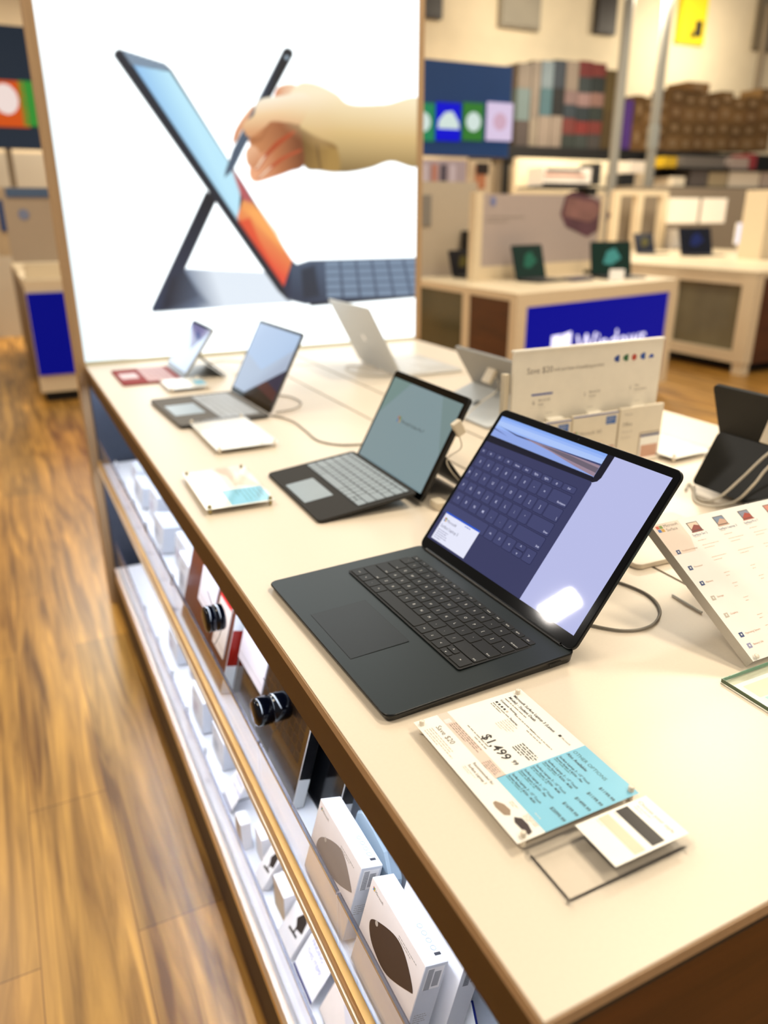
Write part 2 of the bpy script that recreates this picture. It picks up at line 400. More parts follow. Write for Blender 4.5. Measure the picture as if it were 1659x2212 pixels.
paint(C1([(300, 780), (470, 640), (620, 650), (660, 720), (520, 800), (420, 900), (330, 880)]), '#c88454', '#8c4c28', (C1([(350, 800)])[0], C1([(640, 700)])[0]), smooth=True)
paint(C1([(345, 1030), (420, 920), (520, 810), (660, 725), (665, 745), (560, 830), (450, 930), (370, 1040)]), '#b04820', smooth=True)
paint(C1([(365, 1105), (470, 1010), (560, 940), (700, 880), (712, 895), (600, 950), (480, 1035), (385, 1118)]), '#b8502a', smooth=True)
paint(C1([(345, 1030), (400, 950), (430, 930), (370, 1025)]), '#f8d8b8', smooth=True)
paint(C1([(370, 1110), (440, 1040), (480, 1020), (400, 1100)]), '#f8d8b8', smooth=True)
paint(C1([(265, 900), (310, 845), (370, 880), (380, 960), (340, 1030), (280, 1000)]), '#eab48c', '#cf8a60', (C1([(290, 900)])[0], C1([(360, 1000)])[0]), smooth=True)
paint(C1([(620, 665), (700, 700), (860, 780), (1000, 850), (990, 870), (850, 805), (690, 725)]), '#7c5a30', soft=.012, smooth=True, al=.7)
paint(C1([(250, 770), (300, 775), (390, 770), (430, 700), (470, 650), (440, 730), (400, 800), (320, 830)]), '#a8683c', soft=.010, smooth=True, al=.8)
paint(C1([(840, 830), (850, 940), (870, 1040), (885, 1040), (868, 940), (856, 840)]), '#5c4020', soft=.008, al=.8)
# stylus
paint(C1([(575, 60), (610, 45), (650, 70), (655, 110), (255, 865), (170, 1040), (95, 1108), (100, 1060), (160, 880)]), '#4c5c70', '#0e1420', (C1([(390, 395)])[0], C1([(470, 440)])[0]), mid='#242e40')
paint(C1([(590, 115), (612, 118), (608, 145), (588, 138)]), '#a8bccc', smooth=True)
# index finger and thumb over the stylus
paint(C1([(400, 465), (560, 440), (720, 420), (800, 480), (720, 660), (620, 660), (480, 650), (430, 690), (330, 765), (280, 770), (245, 700), (260, 655), (330, 600), (350, 520)]),
      '#fff4dd', '#dba070', (C1([(420, 460)])[0], C1([(470, 720)])[0]), mid='#f2cfa0', smooth=True)
paint(C1([(640, 400), (900, 400), (960, 560), (900, 760), (760, 700), (640, 600)]), '#fff0d4', '#d9b47c', (C1([(760, 420)])[0], C1([(800, 780)])[0]), soft=.10, al=.85, smooth=True, mid='#ecd0a0')
vs = [(x, .0, z) for z in gz for x in gx]
fs = [(j*NX+i, j*NX+i+1, (j+1)*NX+i+1, (j+1)*NX+i) for j in range(NZ-1) for i in range(NX-1)]
mpic = vcol('backlit_print', 1.0)
me = bpy.data.meshes.new('illuminated_print'); me.from_pydata(vs, [], fs); me.materials.append(mpic)
ca = me.color_attributes.new('ink', 'FLOAT_COLOR', 'POINT')
buf = np.ones((NZ*NX, 4), dtype=np.float32); buf[:, :3] = img.reshape(-1, 3); ca.data.foreach_set('color', buf.ravel()); me.update()
o = bpy.data.objects.new('illuminated_print', me); COL.objects.link(o); o.parent = LB; o.location = (0, .0, .9)
# ------------------------------------------------------------------ portable computers on the counter
m_deck = mat('matte_black_aluminium', '#2a3133', 0.38, 0.35, noise=.04, nscale=900)
m_deckedge = mat('black_aluminium_edge', '#0c0d0e', 0.3, 0.3)
m_key = mat('black_keycap', '#0e1011', 0.5)
m_keybed = mat('key_well', '#030303', 0.6)
m_leg = mat('key_legend', '#c9c9c4', 0.5, em=.25)
m_glass = mat('black_glass_bezel', '#020203', 0.06, spec=.25)
def scrmat(name, h, e=1.0, rough=.035): return mat('screen_'+name, '#050505', rough, em=e, emh=h)
def u_rows(spec): return spec
LEG = [[('Esc', 1), ('F1', 1), ('F2', 1), ('F3', 1), ('F4', 1), ('F5', 1), ('F6', 1), ('F7', 1), ('F8', 1), ('Home', 1), ('End', 1), ('PgUp', 1), ('PgDn', 1), ('Del', 1)],
       [('`', 1), ('1', 1), ('2', 1), ('3', 1), ('4', 1), ('5', 1), ('6', 1), ('7', 1), ('8', 1), ('9', 1), ('0', 1), ('-', 1), ('=', 1), ('Backspace', 1.75)],
       [('Tab', 1.5), ('Q', 1), ('W', 1), ('E', 1), ('R', 1), ('T', 1), ('Y', 1), ('U', 1), ('I', 1), ('O', 1), ('P', 1), ('[', 1), (']', 1), ('\\', 1.25)],
       [('Caps', 1.8), ('A', 1), ('S', 1), ('D', 1), ('F', 1), ('G', 1), ('H', 1), ('J', 1), ('K', 1), ('L', 1), (';', 1), ("'", 1), ('Enter', 1.95)],
       [('Shift', 2.3), ('Z', 1), ('X', 1), ('C', 1), ('V', 1), ('B', 1), ('N', 1), ('M', 1), (',', 1), ('.', 1), ('/', 1), ('Shift', 2.45)],
       [('Ctrl', 1.1), ('Fn', 1), ('::', 1), ('Alt', 1), ('', 5.3), ('Alt', 1), ('[]', 1), ('<', 1), ('^', 1), ('>', 1.35)]]
def keyboard(parent, x0, x1, y0, y1, z, mk, mw, ml, single=False, gap=.0019, kh=.0012, wellname='keyboard'):
    w = MB(); w.rbox(x0-.0025, x1+.0025, y0-.0025, y1+.0025, z-.0002, z+.00012, mw, .003, 0)
    kb = w.build(wellname, parent) if not single else None
    one = w if single else None
    H = y1-y0; fr = .56; rh = H/(5+fr); y = y1
    for ri, row in enumerate(LEG):
        h = rh*(fr if ri == 0 else 1); tot = sum(k[1] for k in row); x = x0
        for lab, u in row:
            wd = (x1-x0)*u/tot
            def cap(ya, yb, lb):
                b = one or MB()
                b.rbox(x+gap/2, x+wd-gap/2, ya+gap/2, yb-gap/2, z, z+kh, mk, .0012, .0003, n=2)
                if ml and lb:
                    big = len(lb) == 1; s = .0052 if big else .0030
                    if ri == 0: s = .0030
                    if wd > .026 and u > 1.2 and ri > 0: b.text(lb, x+wd-gap-.001, ya+gap+.0012, z+kh+.00006, s, ml, 'r')
                    else: b.text(lb, x+wd/2, (ya+yb)/2-s*.36, z+kh+.00006, s, ml, 'c')
                if not one: b.build('key', kb)
            if lab == '^': cap(y-h, y-h/2, 'v'); cap(y-h/2, y, '^')
            else: cap(y-h, y, lab)
            x += wd
        y -= h
    if single: return w.build(wellname, parent)
    return kb

def lap_thing(name, label, x, y, phi, face=1, cat='laptop'):
    th = thing(name, label, cat, (x, y, .0008), (-PI/2-phi) if face == 1 else (PI/2-phi))
    return th

# --- large black laptop
L1 = lap_thing('laptop', 'large matte black laptop, its screen showing a dark keyboard close-up', .0342, .9004, -.028)
Wd, Dp = .3395, .244
b = MB()
Pp = rr(0, Wd, 0, Dp, .011, 8)
n = len(Pp)
def hh(y): return .0085+.0045*min(1, y/.2)
vs = [(x*.985+.0025, max(.004, y), .0005) for x, y in Pp]+[(x, y, hh(y)-.002) for x, y in Pp]+[(x, y, hh(y)-.0006) for x, y in Pp]
cx, cy = Wd/2, Dp/2
inn = [(x-(x-cx)*.006, y-(y-cy)*.008, hh(y)) for x, y in Pp]
vs += inn
fs = [(a*n+i, a*n+(i+1) % n, (a+1)*n+(i+1) % n, (a+1)*n+i) for a in range(3) for i in range(n)]
b.add(vs, fs+[tuple(reversed(range(n)))], m_deckedge, True)
# top deck as strips following the wedge
ys = sorted(set([round(p[1], 6) for p in inn])); top = sorted(inn, key=lambda p: p[1])
b.add(inn, [tuple(range(n))], m_deck)
b.build('base', L1)
kz = .0128
keyboard(L1, .0295, .3045, .109, .2155, kz-.0006, m_key, m_keybed, m_leg)
b = MB(); b.rect(.1125, .2275, .0145, .0905, .0113, m_keybed); 
tpM = Matrix.Translation((0, 0, 0))
b.v = []; b.f = []; b.mi = []; b.sm = []
def zt(y): return hh(y)+.00012
b.add([(.1125, .0145, zt(.0145)), (.2275, .0145, zt(.0145)), (.2275, .0905, zt(.0905)), (.1125, .0905, zt(.0905))], [(0, 1, 2, 3)], mat('trackpad_gap', '#050606', .5))
b.add([(.1131, .0151, zt(.0151)+.0001), (.2269, .0151, zt(.0151)+.0001), (.2269, .0899, zt(.0899)+.0001), (.1131, .0899, zt(.0899)+.0001)], [(0, 1, 2, 3)], mat('trackpad_black', '#1b1f21', .38, .2))
b.build('trackpad', L1)
b = MB(); b.box(.018, .3215, .2345, .2385, .0125, .0142, m_keybed); b.cyl((.02, .2385, .0125), (.3195, .2385, .0125), .0042, m_deckedge, 12); b.build('hinge', L1)
b = MB(); b.box(Wd-.0004, Wd+.0003, .205, .222, .0045, .0075, m_keybed); b.build('side_port', L1)
lidM = frame((0, .236, .014), (1, 0, 0), (0, math.cos(.9347), math.sin(.9347)))
b = MB().at(lidM); b.prism(rr(0, Wd, .0, .2375, .011, 8), -.0052, -.0006, m_deckedge, .0006); b.prism(rr(.0012, Wd-.0012, .0012, .2363, .010, 8), -.0006, .0, m_glass)
b.box(.03, .31, -.004, .003, -.006, -.001, m_deckedge)
lid = b.build('lid', L1)
b = MB().at(lidM); mm = .001
S = lambda *a: scrmat(*a)
def R(x0, x1, y0, y1, l, m): b.rect(x0*mm, x1*mm, y0*mm, y1*mm, .0002+l*.00012, m)
def G(pts, l, m): b.flat([(x*mm, y*mm) for x, y in pts], .0002+l*.00012, m)
R(8.7, 329.5, 17, 226.3, 0, S('lavender', '#bcc0ec', .95))
G([(8.7, 226.3), (239, 226.3), (238.6, 196), (236, 190), (230, 186.5), (8.7, 181)], 1, S('bezel', '#0a0a22', 1))
sky = ['#7aa0ee', '#86aaf2', '#98b6f6', '#aac4f8', '#bcd2fb']
for i in range(5): R(9.2, 227, 207+i*3.8, 207+(i+1)*3.8+.1, 2, S('sky%d' % i, sky[4-abs(i-1)] if i > 1 else sky[2+i], 1))
R(9.2, 227, 192.5, 207, 2, S('lake', '#8ea6e6', 1))
G([(9.2, 212), (30, 210), (60, 208), (120, 209), (170, 210.5), (227, 212), (227, 208), (150, 206.5), (60, 206)], 3, S('ridge', '#3a4270', 1))
G([(75, 207.5), (130, 208.5), (227, 209.5), (227, 194), (190, 197), (140, 203)], 4, S('shore', '#9a8494', 1))
G([(110, 207), (170, 208), (227, 206), (227, 199), (170, 202)], 5, S('stones', '#6a6070', 1))
G([(9.2, 204), (30, 202), (45, 200.5), (30, 202.8), (9.2, 205.5)], 3, S('ripple', '#50609c', 1))
R(9.2, 227, 190.5, 193.5, 5, S('bezel', '#0a0a22', 1))
G([(8.7, 17), (230.5, 17), (231, 183)]+[(231-4+4*math.cos(a), 183+4*math.sin(a)) for a in (0, .5, 1.0, 1.57)]+[(8.7, 183)], 6, S('navy', '#34375f', 1))
mk_, mkd, mkt = S('keynavy', '#3d416c', 1), S('keyedge', '#20234a', 1), S('keytext', '#c6c8e8', 1)
def scrkey(x0, x1, y0, y1, lab):
    x0 = max(x0, 8.8)
    if x1-x0 < 3: return
    b.flat(rr((x0-.8)*mm, (x1+.8)*mm, (y0-.8)*mm, (y1+.8)*mm, .0022, 3), .0002+7*.00012, mkd)
    b.flat(rr(x0*mm, x1*mm, y0*mm, y1*mm, .0018, 3), .0002+8*.00012, mk_)
    if lab:
        s = 4.6 if len(lab) == 1 else 3.0
        if x1-x0 > 24: b.text(lab, (x1-2)*mm, (y0+2.5)*mm, .0002+9*.00012, s*mm*1.25, mkt, 'r', True)
        else: b.text(lab, (x0+x1)/2*mm, ((y0+y1)/2-s*.4)*mm, .0002+9*.00012, s*mm*1.25, mkt, 'c', True)
def scrrow(yc, h, first_w, labs, flast=''):
    x1 = 214.5; y0, y1 = yc-h/2, yc+h/2
    scrkey(x1-first_w, x1, y0, y1, flast); x = x1-first_w-2.6
    for l in labs:
        scrkey(x-18.2, x, y0, y1, l); x -= 20.8
scrrow(167.8, 8.2, 18.2+5, ['o', 'PgDn', 'PgUp', 'End', 'Home', 'F8', 'F7', 'F6', 'F5'], 'Del')
scrrow(151.5, 17, 35, ['=', '-', '0', '9', '8', '7', '6', '5', '4'], 'Backspace')
scrrow(131, 17.5, 27, [']', '[', 'P', 'O', 'I', 'U', 'Y', 'T', 'R'], '\\')
scrrow(110.2, 17.5, 42, ["'", ';', 'L', 'K', 'J', 'H', 'G', 'F'], 'Enter')
scrrow(89.5, 17.5, 55, ['/', '.', ',', 'M', 'N', 'B', 'V', 'C'], 'Shift')
scrkey(196.3, 214.5, 60.2, 77.5, '>'); scrkey(175.5, 193.7, 60.2, 68, 'v'); scrkey(175.5, 193.7, 69.8, 77.5, '^'); scrkey(154.7, 172.9, 60.2, 77.5, '<')
scrkey(133.9, 152.1, 60.2, 77.5, '[]'); scrkey(113.1, 131.3, 60.2, 77.5, 'Alt'); scrkey(8.8, 110.5, 60.2, 77.5, '')
R(17.8, 102.5, 20, 64.5, 10, S('card', '#e6e8fa', 1)); R(17.8, 102.5, 61.8, 64.5, 11, S('cardblue', '#1c50c8', 1))
lt = [('#c86a4a', 0, 1), ('#6a9a3a', 1, 1), ('#3a80c8', 0, 0), ('#d8a83a', 1, 0)]
for c_, i, j in lt: R(22+i*3.2, 22+i*3.2+2.8, 50+j*3.2, 50+j*3.2+2.8, 11, S('logo'+c_[1:], c_, 1))
mt = S('cardtext', '#50506c', 1)
b.text('Microsoft', .0295, .0507, .0002+11*.00012, .0062, mt); b.text('Surface Laptop 3', .022, .0410, .0002+11*.00012, .0066, mt)
b.lines(.022, .037, .03, 5, .0032, .0014, .0002+11*.00012, S('cardgrey', '#8a8aa8', 1), 3); b.lines(.070, .0595, .026, 1, .003, .0016, .0002+11*.00012, S('cardblue', '#1c50c8', 1), 4)
b.build('display', lid)
b = MB().at(lidM); b.at(lidM @ Matrix.Translation((Wd/2, .2318, .0002))); b.lathe([(0, 0), (.0014, 0)], mat('camera_lens', '#15151c', .1), 12); b.build('webcam', lid)

# --- black detachable tablet
TB = lap_thing('tablet_computer', 'black tablet propped on its kickstand with a pale-keyed keyboard, screen pale teal with small writing', .183, 1.358, .012, 1, 'tablet')
kt = math.asin(.021/.184); kM = Matrix.Rotation(kt, 4, 'X')
m_alc = mat('black_fabric_cover', '#262422', 0.8, noise=.1, nscale=1500, bump=.1)
m_pkey = mat('pale_keycap', '#8e9aa2', 0.35, .1)
b = MB().at(kM); b.rbox(0, .277, 0, .184, .0002, .0055, m_alc, .009, .0012); kbp = b.build('keyboard_cover', TB)
kb = keyboard(kbp, .013, .264, .077, .175, .0057, m_pkey, mat('cover_well', '#1a1a1a', .7), mat('pale_legend', '#5b656c', .5), gap=.0017, kh=.0009, wellname='key_block')
kb.matrix_local = kM
b = MB().at(kM); b.rbox(.087, .190, .008, .062, .0050, .0058, mat('glass_trackpad', '#94a2aa', .3, .1), .002, .0001); b.build('trackpad', TB)
TA = 1.074
tM = frame((0, .188, .013), (1, 0, 0), (0, math.cos(TA), math.sin(TA)))
b = MB().at(tM); b.prism(rr(-.002, .279, -.004, .192, .007, 5), -.0085, -.0006, m_black, .001); b.prism(rr(-.001, .278, -.003, .191, .0065, 5), -.0006, .0, m_glass); tb = b.build('tablet_body', TB)
b = MB().at(tM)
b.rect(.006, .270, .008, .178, .0002, mat('screen_teal', '#0b0d0e', .14, em=.62, emh='#9db7bd', noise=.3, nscale=9))
b.flat([(.006, .1), (.08, .178), (.006, .178)], .0003, mat('screen_teal2', '#0b0d0e', .14, em=.60, emh='#8fb0ac'))
b.flat([(.20, .178), (.270, .178), (.270, .08)], .0003, mat('screen_teal3', '#0b0d0e', .14, em=.60, emh='#93aeae'))
for c_, i, j in lt: b.rect(.088+i*.006, .0935+i*.006, .101+j*.006, .1065+j*.006, .0004, mat('tl'+c_[1:], '#080808', .3, em=.7, emh=c_))
b.text('Microsoft Surface Pro 7', .104, .1025, .0004, .0092, mat('screen_text_dark', '#30393c', .3))
b.build('display', tb)
b = MB().at(tM); 
for x, r_ in ((.139, .0016), (.150, .001), (.122, .001)): b.at(tM @ Matrix.Translation((x, .185, .0003))); b.lathe([(0, 0), (r_, 0)], mat('camera_lens', '#15151c', .1), 10)
b.build('webcam', tb)
ksM = frame((0, .188+.009*math.sin(TA)+math.cos(TA)*.085, .013-.009*math.cos(TA)+math.sin(TA)*.085), (1, 0, 0), (0, math.cos(-.93), math.sin(-.93)))
b = MB().at(ksM); b.rbox(.0, .277, .0, .098, -.001, .001, m_black, .008, .0004); b.build('kickstand', TB)

# --- grey laptop
m_grel = mat('grey_aluminium', '#77787a', 0.42, .2, noise=.03, nscale=700)
m_grelk = mat('grey_keycap', '#b3b8bd', 0.4)
L2 = lap_thing('laptop', 'grey laptop with a pale blue and dark red screen picture', .0928, 2.0851, -.0451)
b = MB(); b.prism(rr(0, .308, 0, .223, .009, 5), .001, .0095, mat('grey_alu_edge', '#4a4a4c', .4, .3), .0008, mtop=mat('grey_fabric_deck', '#66635f', .8, noise=.06, nscale=900)); b.build('base', L2)
keyboard(L2, .022, .286, .106, .205, .0096, m_grelk, mat('grey_well', '#6c6c6e', .6), None, single=True)
b = MB(); b.rbox(.0965, .2115, .014, .090, .0095, .0099, mat('silver_trackpad', '#a9b8c4', .3), .002, 0); b.build('trackpad', L2)
l2M = frame((0, .223, .010), (1, 0, 0), (0, math.cos(1.083), math.sin(1.083)))
b = MB().at(l2M); b.prism(rr(0, .308, .0, .215, .009, 5), -.005, -.0006, m_grel, .0006); b.prism(rr(.001, .307, .001, .214, .0085, 5), -.0006, 0, m_glass); ll = b.build('lid', L2)
b = MB().at(l2M)
b.rect(.008, .300, .016, .207, .0002, mat('screen_pale', '#090a0c', .1, em=.78, emh='#b9c9e2', noise=.05, nscale=8))
b.flat([(.008, .207), (.008, .12), (.15, .09), (.30, .17), (.30, .207)], .0003, mat('screen_paleblue', '#090a0c', .1, em=.80, emh='#b4cdf0'))
b.flat([(.10, .016), (.30, .115), (.30, .016)], .0004, mat('screen_darkred', '#090a0c', .1, em=.8, emh='#4c2228'))
b.flat([(.21, .07), (.30, .115), (.30, .055)], .0005, mat('screen_darkblue', '#090a0c', .1, em=.8, emh='#1c2246'))
b.flat([(.10, .016), (.16, .046), (.30, .03), (.30, .016)], .0005, mat('screen_black', '#090a0c', .1, em=.8, emh='#0c0a12'))
b.build('display', ll)

# --- small red tablet
L3 = lap_thing('tablet_computer', 'small silver tablet with a red keyboard cover, standing beside the glowing light box', 0.0602, 2.590, -.006, 1, 'tablet')
m_red = mat('red_fabric', '#8e2a2a', .75, noise=.08, nscale=900)
b = MB(); b.rbox(0, .246, 0, .178, .0, .005, m_red, .008, .001); kk = b.build('keyboard_cover', L3)
keyboard(kk, .013, .233, .076, .160, .0051, mat('pink_keycap', '#d2aeb0', .5), m_red, None, single=True, gap=.0014)
b = MB(); b.rbox(.078, .168, .010, .062, .005, .0056, mat('pink_trackpad', '#dcc3c8', .4), .002, 0); b.build('trackpad', L3)
GA = .9354; g3 = frame((0, .180, .012), (1, 0, 0), (0, math.cos(GA), math.sin(GA)))
m_sil = mat('silver_body', '#a9aaa9', .35, .4, noise=.02)
b = MB().at(g3); b.prism(rr(0, .246, -.004, .171, .010, 5), -.008, -.0006, m_sil, .0008); b.prism(rr(.001, .245, -.003, .170, .0095, 5), -.0006, 0, mat('grey_bezel', '#8fa0b2', .3)); gb = b.build('tablet_body', L3)
b = MB().at(g3)
b.rect(.006, .240, .012, .160, .0002, mat('screen_ice', '#090a0c', .12, em=.95, emh='#c4d8f4', noise=.05, nscale=12))
b.flat([(.006, .160), (.240, .160), (.150, .080)], .0003, mat('screen_mauve', '#090a0c', .12, em=.8, emh='#8a84b4'))
b.flat([(.11, .145), (.19, .13), (.152, .085)], .0004, mat('screen_indigo', '#090a0c', .12, em=.8, emh='#4c5c9c'))
b.rect(.002, .244, .161, .168, .0003, m_glass); b.build('display', gb)
gk = frame((0, .180+.0085*math.sin(GA)+math.cos(GA)*.08, .012-.0085*math.cos(GA)+math.sin(GA)*.08), (1, 0, 0), (0, math.cos(-.72), math.sin(-.72)))
b = MB().at(gk); b.rbox(.0, .246, .0, .105, -.001, .001, mat('stand_dark', '#3c3e42', .4, .3), .007, .0004); b.box(-.0006, .0, .0, .105, -.0016, .0016, m_sil); b.build('kickstand', L3)

# --- silver laptop facing away
m_silver = mat('silver_aluminium', '#c9cccd', .45, .15, noise=.02, nscale=400)
L4 = lap_thing('laptop', 'silver laptop seen from behind, its lid raised in front of the light box', 1.075, 2.075, .001, -1)
b = MB(); b.prism(rr(0, .308, 0, .223, .009, 5), .001, .0095, mat('silver_pale', '#cfcdc8', .4, .2), .0008); b.build('base', L4)
keyboard(L4, .022, .286, .106, .205, .0096, mat('white_keycap', '#d4d4d2', .4), mat('silver_well', '#bbb', .5) if False else mat('silver_well', '#b4b4b2', .6), None, single=True)
b = MB(); b.rbox(.0965, .2115, .014, .090, .0095, .0099, mat('white_trackpad', '#d8d8d6', .3), .002, 0); b.build('trackpad', L4)
l4M = frame((0, .223, .012), (1, 0, 0), (0, math.cos(1.08), math.sin(1.08)))
b = MB().at(l4M); b.prism(rr(0, .308, .0, .233, .009, 5), -.0052, -.0006, m_silver, .0006); b.prism(rr(.001, .307, .001, .232, .0085, 5), -.0006, 0, m_glass); l4 = b.build('lid', L4)
b = MB().at(l4M @ Matrix.Rotation(PI, 4, 'Y')); 
for i in (0, 1):
    for j in (0, 1): b.rect(-.164+i*.011, -.154+i*.011, .100+j*.011, .110+j*.011, .0054, mat('mirror_mark', '#e8e8ea', .12, .8))
b.build('lid_emblem', l4)
b = MB().at(l4M); b.rect(.008, .30, .014, .207, .0002, mat('screen_pale', '#090a0c')); b.build('display', l4)

# --- silver tablet facing away, standing on its kickstand
def back_tablet(label, x, y, phi, w, h, ang, hinge, kang, klen, mb_, mk2, logo, rot_y=0):
    t_ = lap_thing('tablet_computer', label, x, y, phi, -1, 'tablet')
    M = frame((0, 0, .004), (1, 0, 0), (0, math.cos(ang), math.sin(ang)))
    q = MB().at(M); q.prism(rr(0, w, 0, h, .010, 5), -.0085, -.0006, mb_, .001); q.prism(rr(.001, w-.001, .001, h-.001, .009, 5), -.0006, 0, m_glass); bd = q.build('tablet_body', t_)
    q = MB().at(M); q.rect(.012, w-.012, .012, h-.014, .0002, mat('screen_standby', '#090a0c', .1, em=.4, emh='#8aa0c0')); q.build('display', bd)
    K = frame((0, .0095*math.sin(ang)+math.cos(ang)*hinge, .004-.0095*math.cos(ang)+math.sin(ang)*hinge), (1, 0, 0), (0, math.cos(kang), math.sin(kang)))
    q = MB().at(K); q.rbox(.002, w-.002, 0, klen, -.001, .001, mk2, .009, .0004); kk_ = q.build('kickstand', t_)
    if logo:
        q = MB().at(K)
        c_ = w*.5
        for i in (0, 1):
            for j in (0, 1): q.rect(c_+i*.0105, c_+.0095+i*.0105, klen*.45+j*.0105, klen*.45+.0095+j*.0105, .0013, mat('dark_mark', '#3f4240', .3, .6))
        q.build('kickstand_emblem', kk_)
    return t_
back_tablet('silver tablet seen from behind on its pale kickstand, left of the tall white promotional sign', .920, 1.445, .0, .275, .178, 1.01, .062, -.36, .135,
            mat('satin_silver', '#8f8c86', .5, .15, noise=.02), mat('pale_silver_stand', '#cfd2d2', .4, .15), True)
back_tablet('black tablet seen from behind, on a black kickstand crossed by white cords', .960, .650, .0, .290, .203, 1.20, .108, -1.07, .105,
            mat('satin_black', '#12110e', .5, spec=.3), mat('satin_black_stand', '#0f100e', .42, spec=.35), False)
# pale slab behind the black laptop
q = MB(); q.rbox(0, .20, 0, .14, .0008, .0085, mat('pale_slab', '#e6dac8', .4), .010, .0006)
s_ = q.build('tablet_keyboard_base', None, (.520, .716, .0)); s_.rotation_euler = (0, 0, -.03)
tag(s_, 'thin pale slab lying flat behind the black laptop lid, only one corner showing', 'keyboard')
# ------------------------------------------------------------------ signs and leaflets on the counter
m_acr = clear('acrylic_block', '#ffffff', 0.07)
m_cyan = mat('print_cyan', '#86cdea', .4, noise=.02)
m_pink = mat('print_pink', '#ecd2c4', .5)
m_blush = mat('print_blush', '#f4e2d2', .5)
m_screw = mat('sign_stud', '#efe4d2', .2, .05)
m_wpap = mat('white_paper', '#fffdf6', .3, coat=.3)
mm = .001
# nearest price sign: x runs towards the camera, y across the counter
PS = thing('price_sign', 'clear acrylic price sign with white and turquoise sheets, before the large black laptop', 'sign', (.071, .56, .0006), -PI/2)
b = MB(); b.rbox(.018, .1915, -.0075, .1205, 0, .0085, m_acr, .003, .0006); b.rbox(.018, .1915, -.0075, .1205, .0105, .0135, m_acr, .003, .0004); b.build('acrylic_case', PS)
b = MB(); Z = .0095
def R_(x0, x1, y0, y1, l, m): b.rect(x0*mm, x1*mm, y0*mm, y1*mm, Z+l*.00012, m)
R_(18.5, 191, -7, 120, 0, m_wpap)
R_(17.5+1, 121, 19.5, 31, 1, m_pink)
R_(120.5, 191, 20.5, 120, 1, m_cyan)
Z1_ = Z+.00026
R_(28.5, 35, 20.5, 27.5, 2, m_white)   # square where a code was printed stays blank
b.text('$1,499', .0655, .0400, Z1_, .0142, m_ink, bold=True); b.text('99', .1080, .0450, Z1_, .0068, m_ink, bold=True)
b.text('Save $20', .034, .0085, Z1_, .0082, m_grey)
b.lines(.034, .0050, .048, 4, .0026, .0012, Z1_, m_lgrey, 1)
b.text('Microsoft Surface Laptop 3 (Latest', .026, .1055, Z1_, .0047, m_ink, bold=True)
b.text('Model) - Student Deals', .026, .0995, Z1_, .0047, m_ink, bold=True)
b.lines(.026, .0965, .060, 1, .003, .0015, Z1_, m_grey, 2)
b.text('Customer Reviews', .026, .0895, Z1_, .0036, m_ink, bold=True)
for i in range(5): b.rect(.026+i*.0045, .0285+i*.0045, .0835, .0860, Z1_, m_ink if i < 4 else m_lgrey)
b.lines(.026, .0815, .030, 2, .0028, .0014, Z1_, m_grey, 5); b.lines(.052, .0895, .058, 1, .003, .0013, Z1_, m_grey, 6)
b.text('Features:', .055, .0800, Z1_, .0036, m_ink, bold=True)
b.lines(.055, .0780, .020, 6, .0027, .0010, Z1_, m_lgrey, 7); b.lines(.078, .0890, .040, 2, .004, .0013, Z1_, m_grey, 8); b.lines(.092, .0700, .026, 5, .0028, .0016, Z1_, m_ink, 9)
b.lines(.046, .0385, .065, 1, .003, .0014, Z1_, m_grey, 10); b.lines(.064, .0350, .040, 1, .003, .0014, Z1_, m_grey, 18)
b.lines(.037, .0300, .052, 4, .0022, .0013, Z1_, m_grey, 11); b.lines(.098, .0285, .020, 5, .0020, .0011, Z1_, m_grey, 12)
b.rect(.0975, .1005, .1065, .1095, Z1_, m_ink); b.text('Microsoft', .102, .1067, Z1_, .0032, m_grey)
b.text('Recommended for', .0945, .0125, Z1_, .0042, m_grey, bold=True); b.text('Surface Laptop 3', .0945, .0070, Z1_, .0042, m_grey, bold=True)
b.lines(.0945, .0045, .022, 2, .002, .0009, Z1_, m_lgrey, 13)
m_mouse = mat('print_taupe', '#a08a74', .4); m_dark = mat('print_dark', '#3a2a28', .4)
b.flat([(.1435, .004), (.150, .0085), (.158, .0095), (.163, .0060), (.1605, .0015), (.150, .0000), (.1445, .0010)], Z1_, m_mouse)
b.flat([(.1660, .0075), (.170, .0125), (.178, .0130), (.186, .0110), (.1875, .0065), (.180, .0050), (.171, .0045)], Z1_, m_dark)
b.lines(.150, .0165, .012, 2, .0022, .001, Z1_, m_rose, 14); b.lines(.168, .0195, .016, 3, .0022, .001, Z1_, m_rose, 15)
b.text('OTHER OPTIONS', .1225, .1035, Z1_, .0056, mat('print_teal_ink', '#3c6a72', .5)); b.text('Also Available:', .1225, .0965, Z1_, .0046, m_ink, bold=True)
yy = .0885
for i, pr in enumerate(['$1199.99', '$1199.99', '$1499.99', '$1699.99', '$2099.99']):
    b.text('Surface Laptop 3 - %s Touch' % ("13\"" if i < 2 else "15\""), .1225, yy-.0005, Z1_, .0036, m_ink, bold=True, sx=.95)
    b.text('Screen Ryzen 5 8/256 - %s' % ['Plat', 'M.BK', 'M.BK', 'Plat', 'M.BK'][i], .1225, yy-.0045, Z1_, .0034, m_ink, bold=True, sx=.95)
    b.lines(.1225, yy-.0055, .040, 1, .002, .0015, Z1_, mat('print_teal', '#5d99a4', .5), 20+i)
    b.text(pr, .1705, .0925-i*.0131, Z1_, .0048, m_ink, bold=True); yy -= .0131
b.lines(.170, .026, .014, 1, .002, .001, Z1_, m_white, 30)
b.build('printed_sheet', PS)
for (x, y) in ((.0245, .1125), (.0255, -.0015), (.1855, .1155), (.1865, .0015)):
    q = MB().at(Matrix.Translation((x, y, .0))); q.lathe([(0, .0145), (.0022, .0145), (.0026, .0138), (.0026, .0006)], m_screw, 14); q.build('stud', PS)
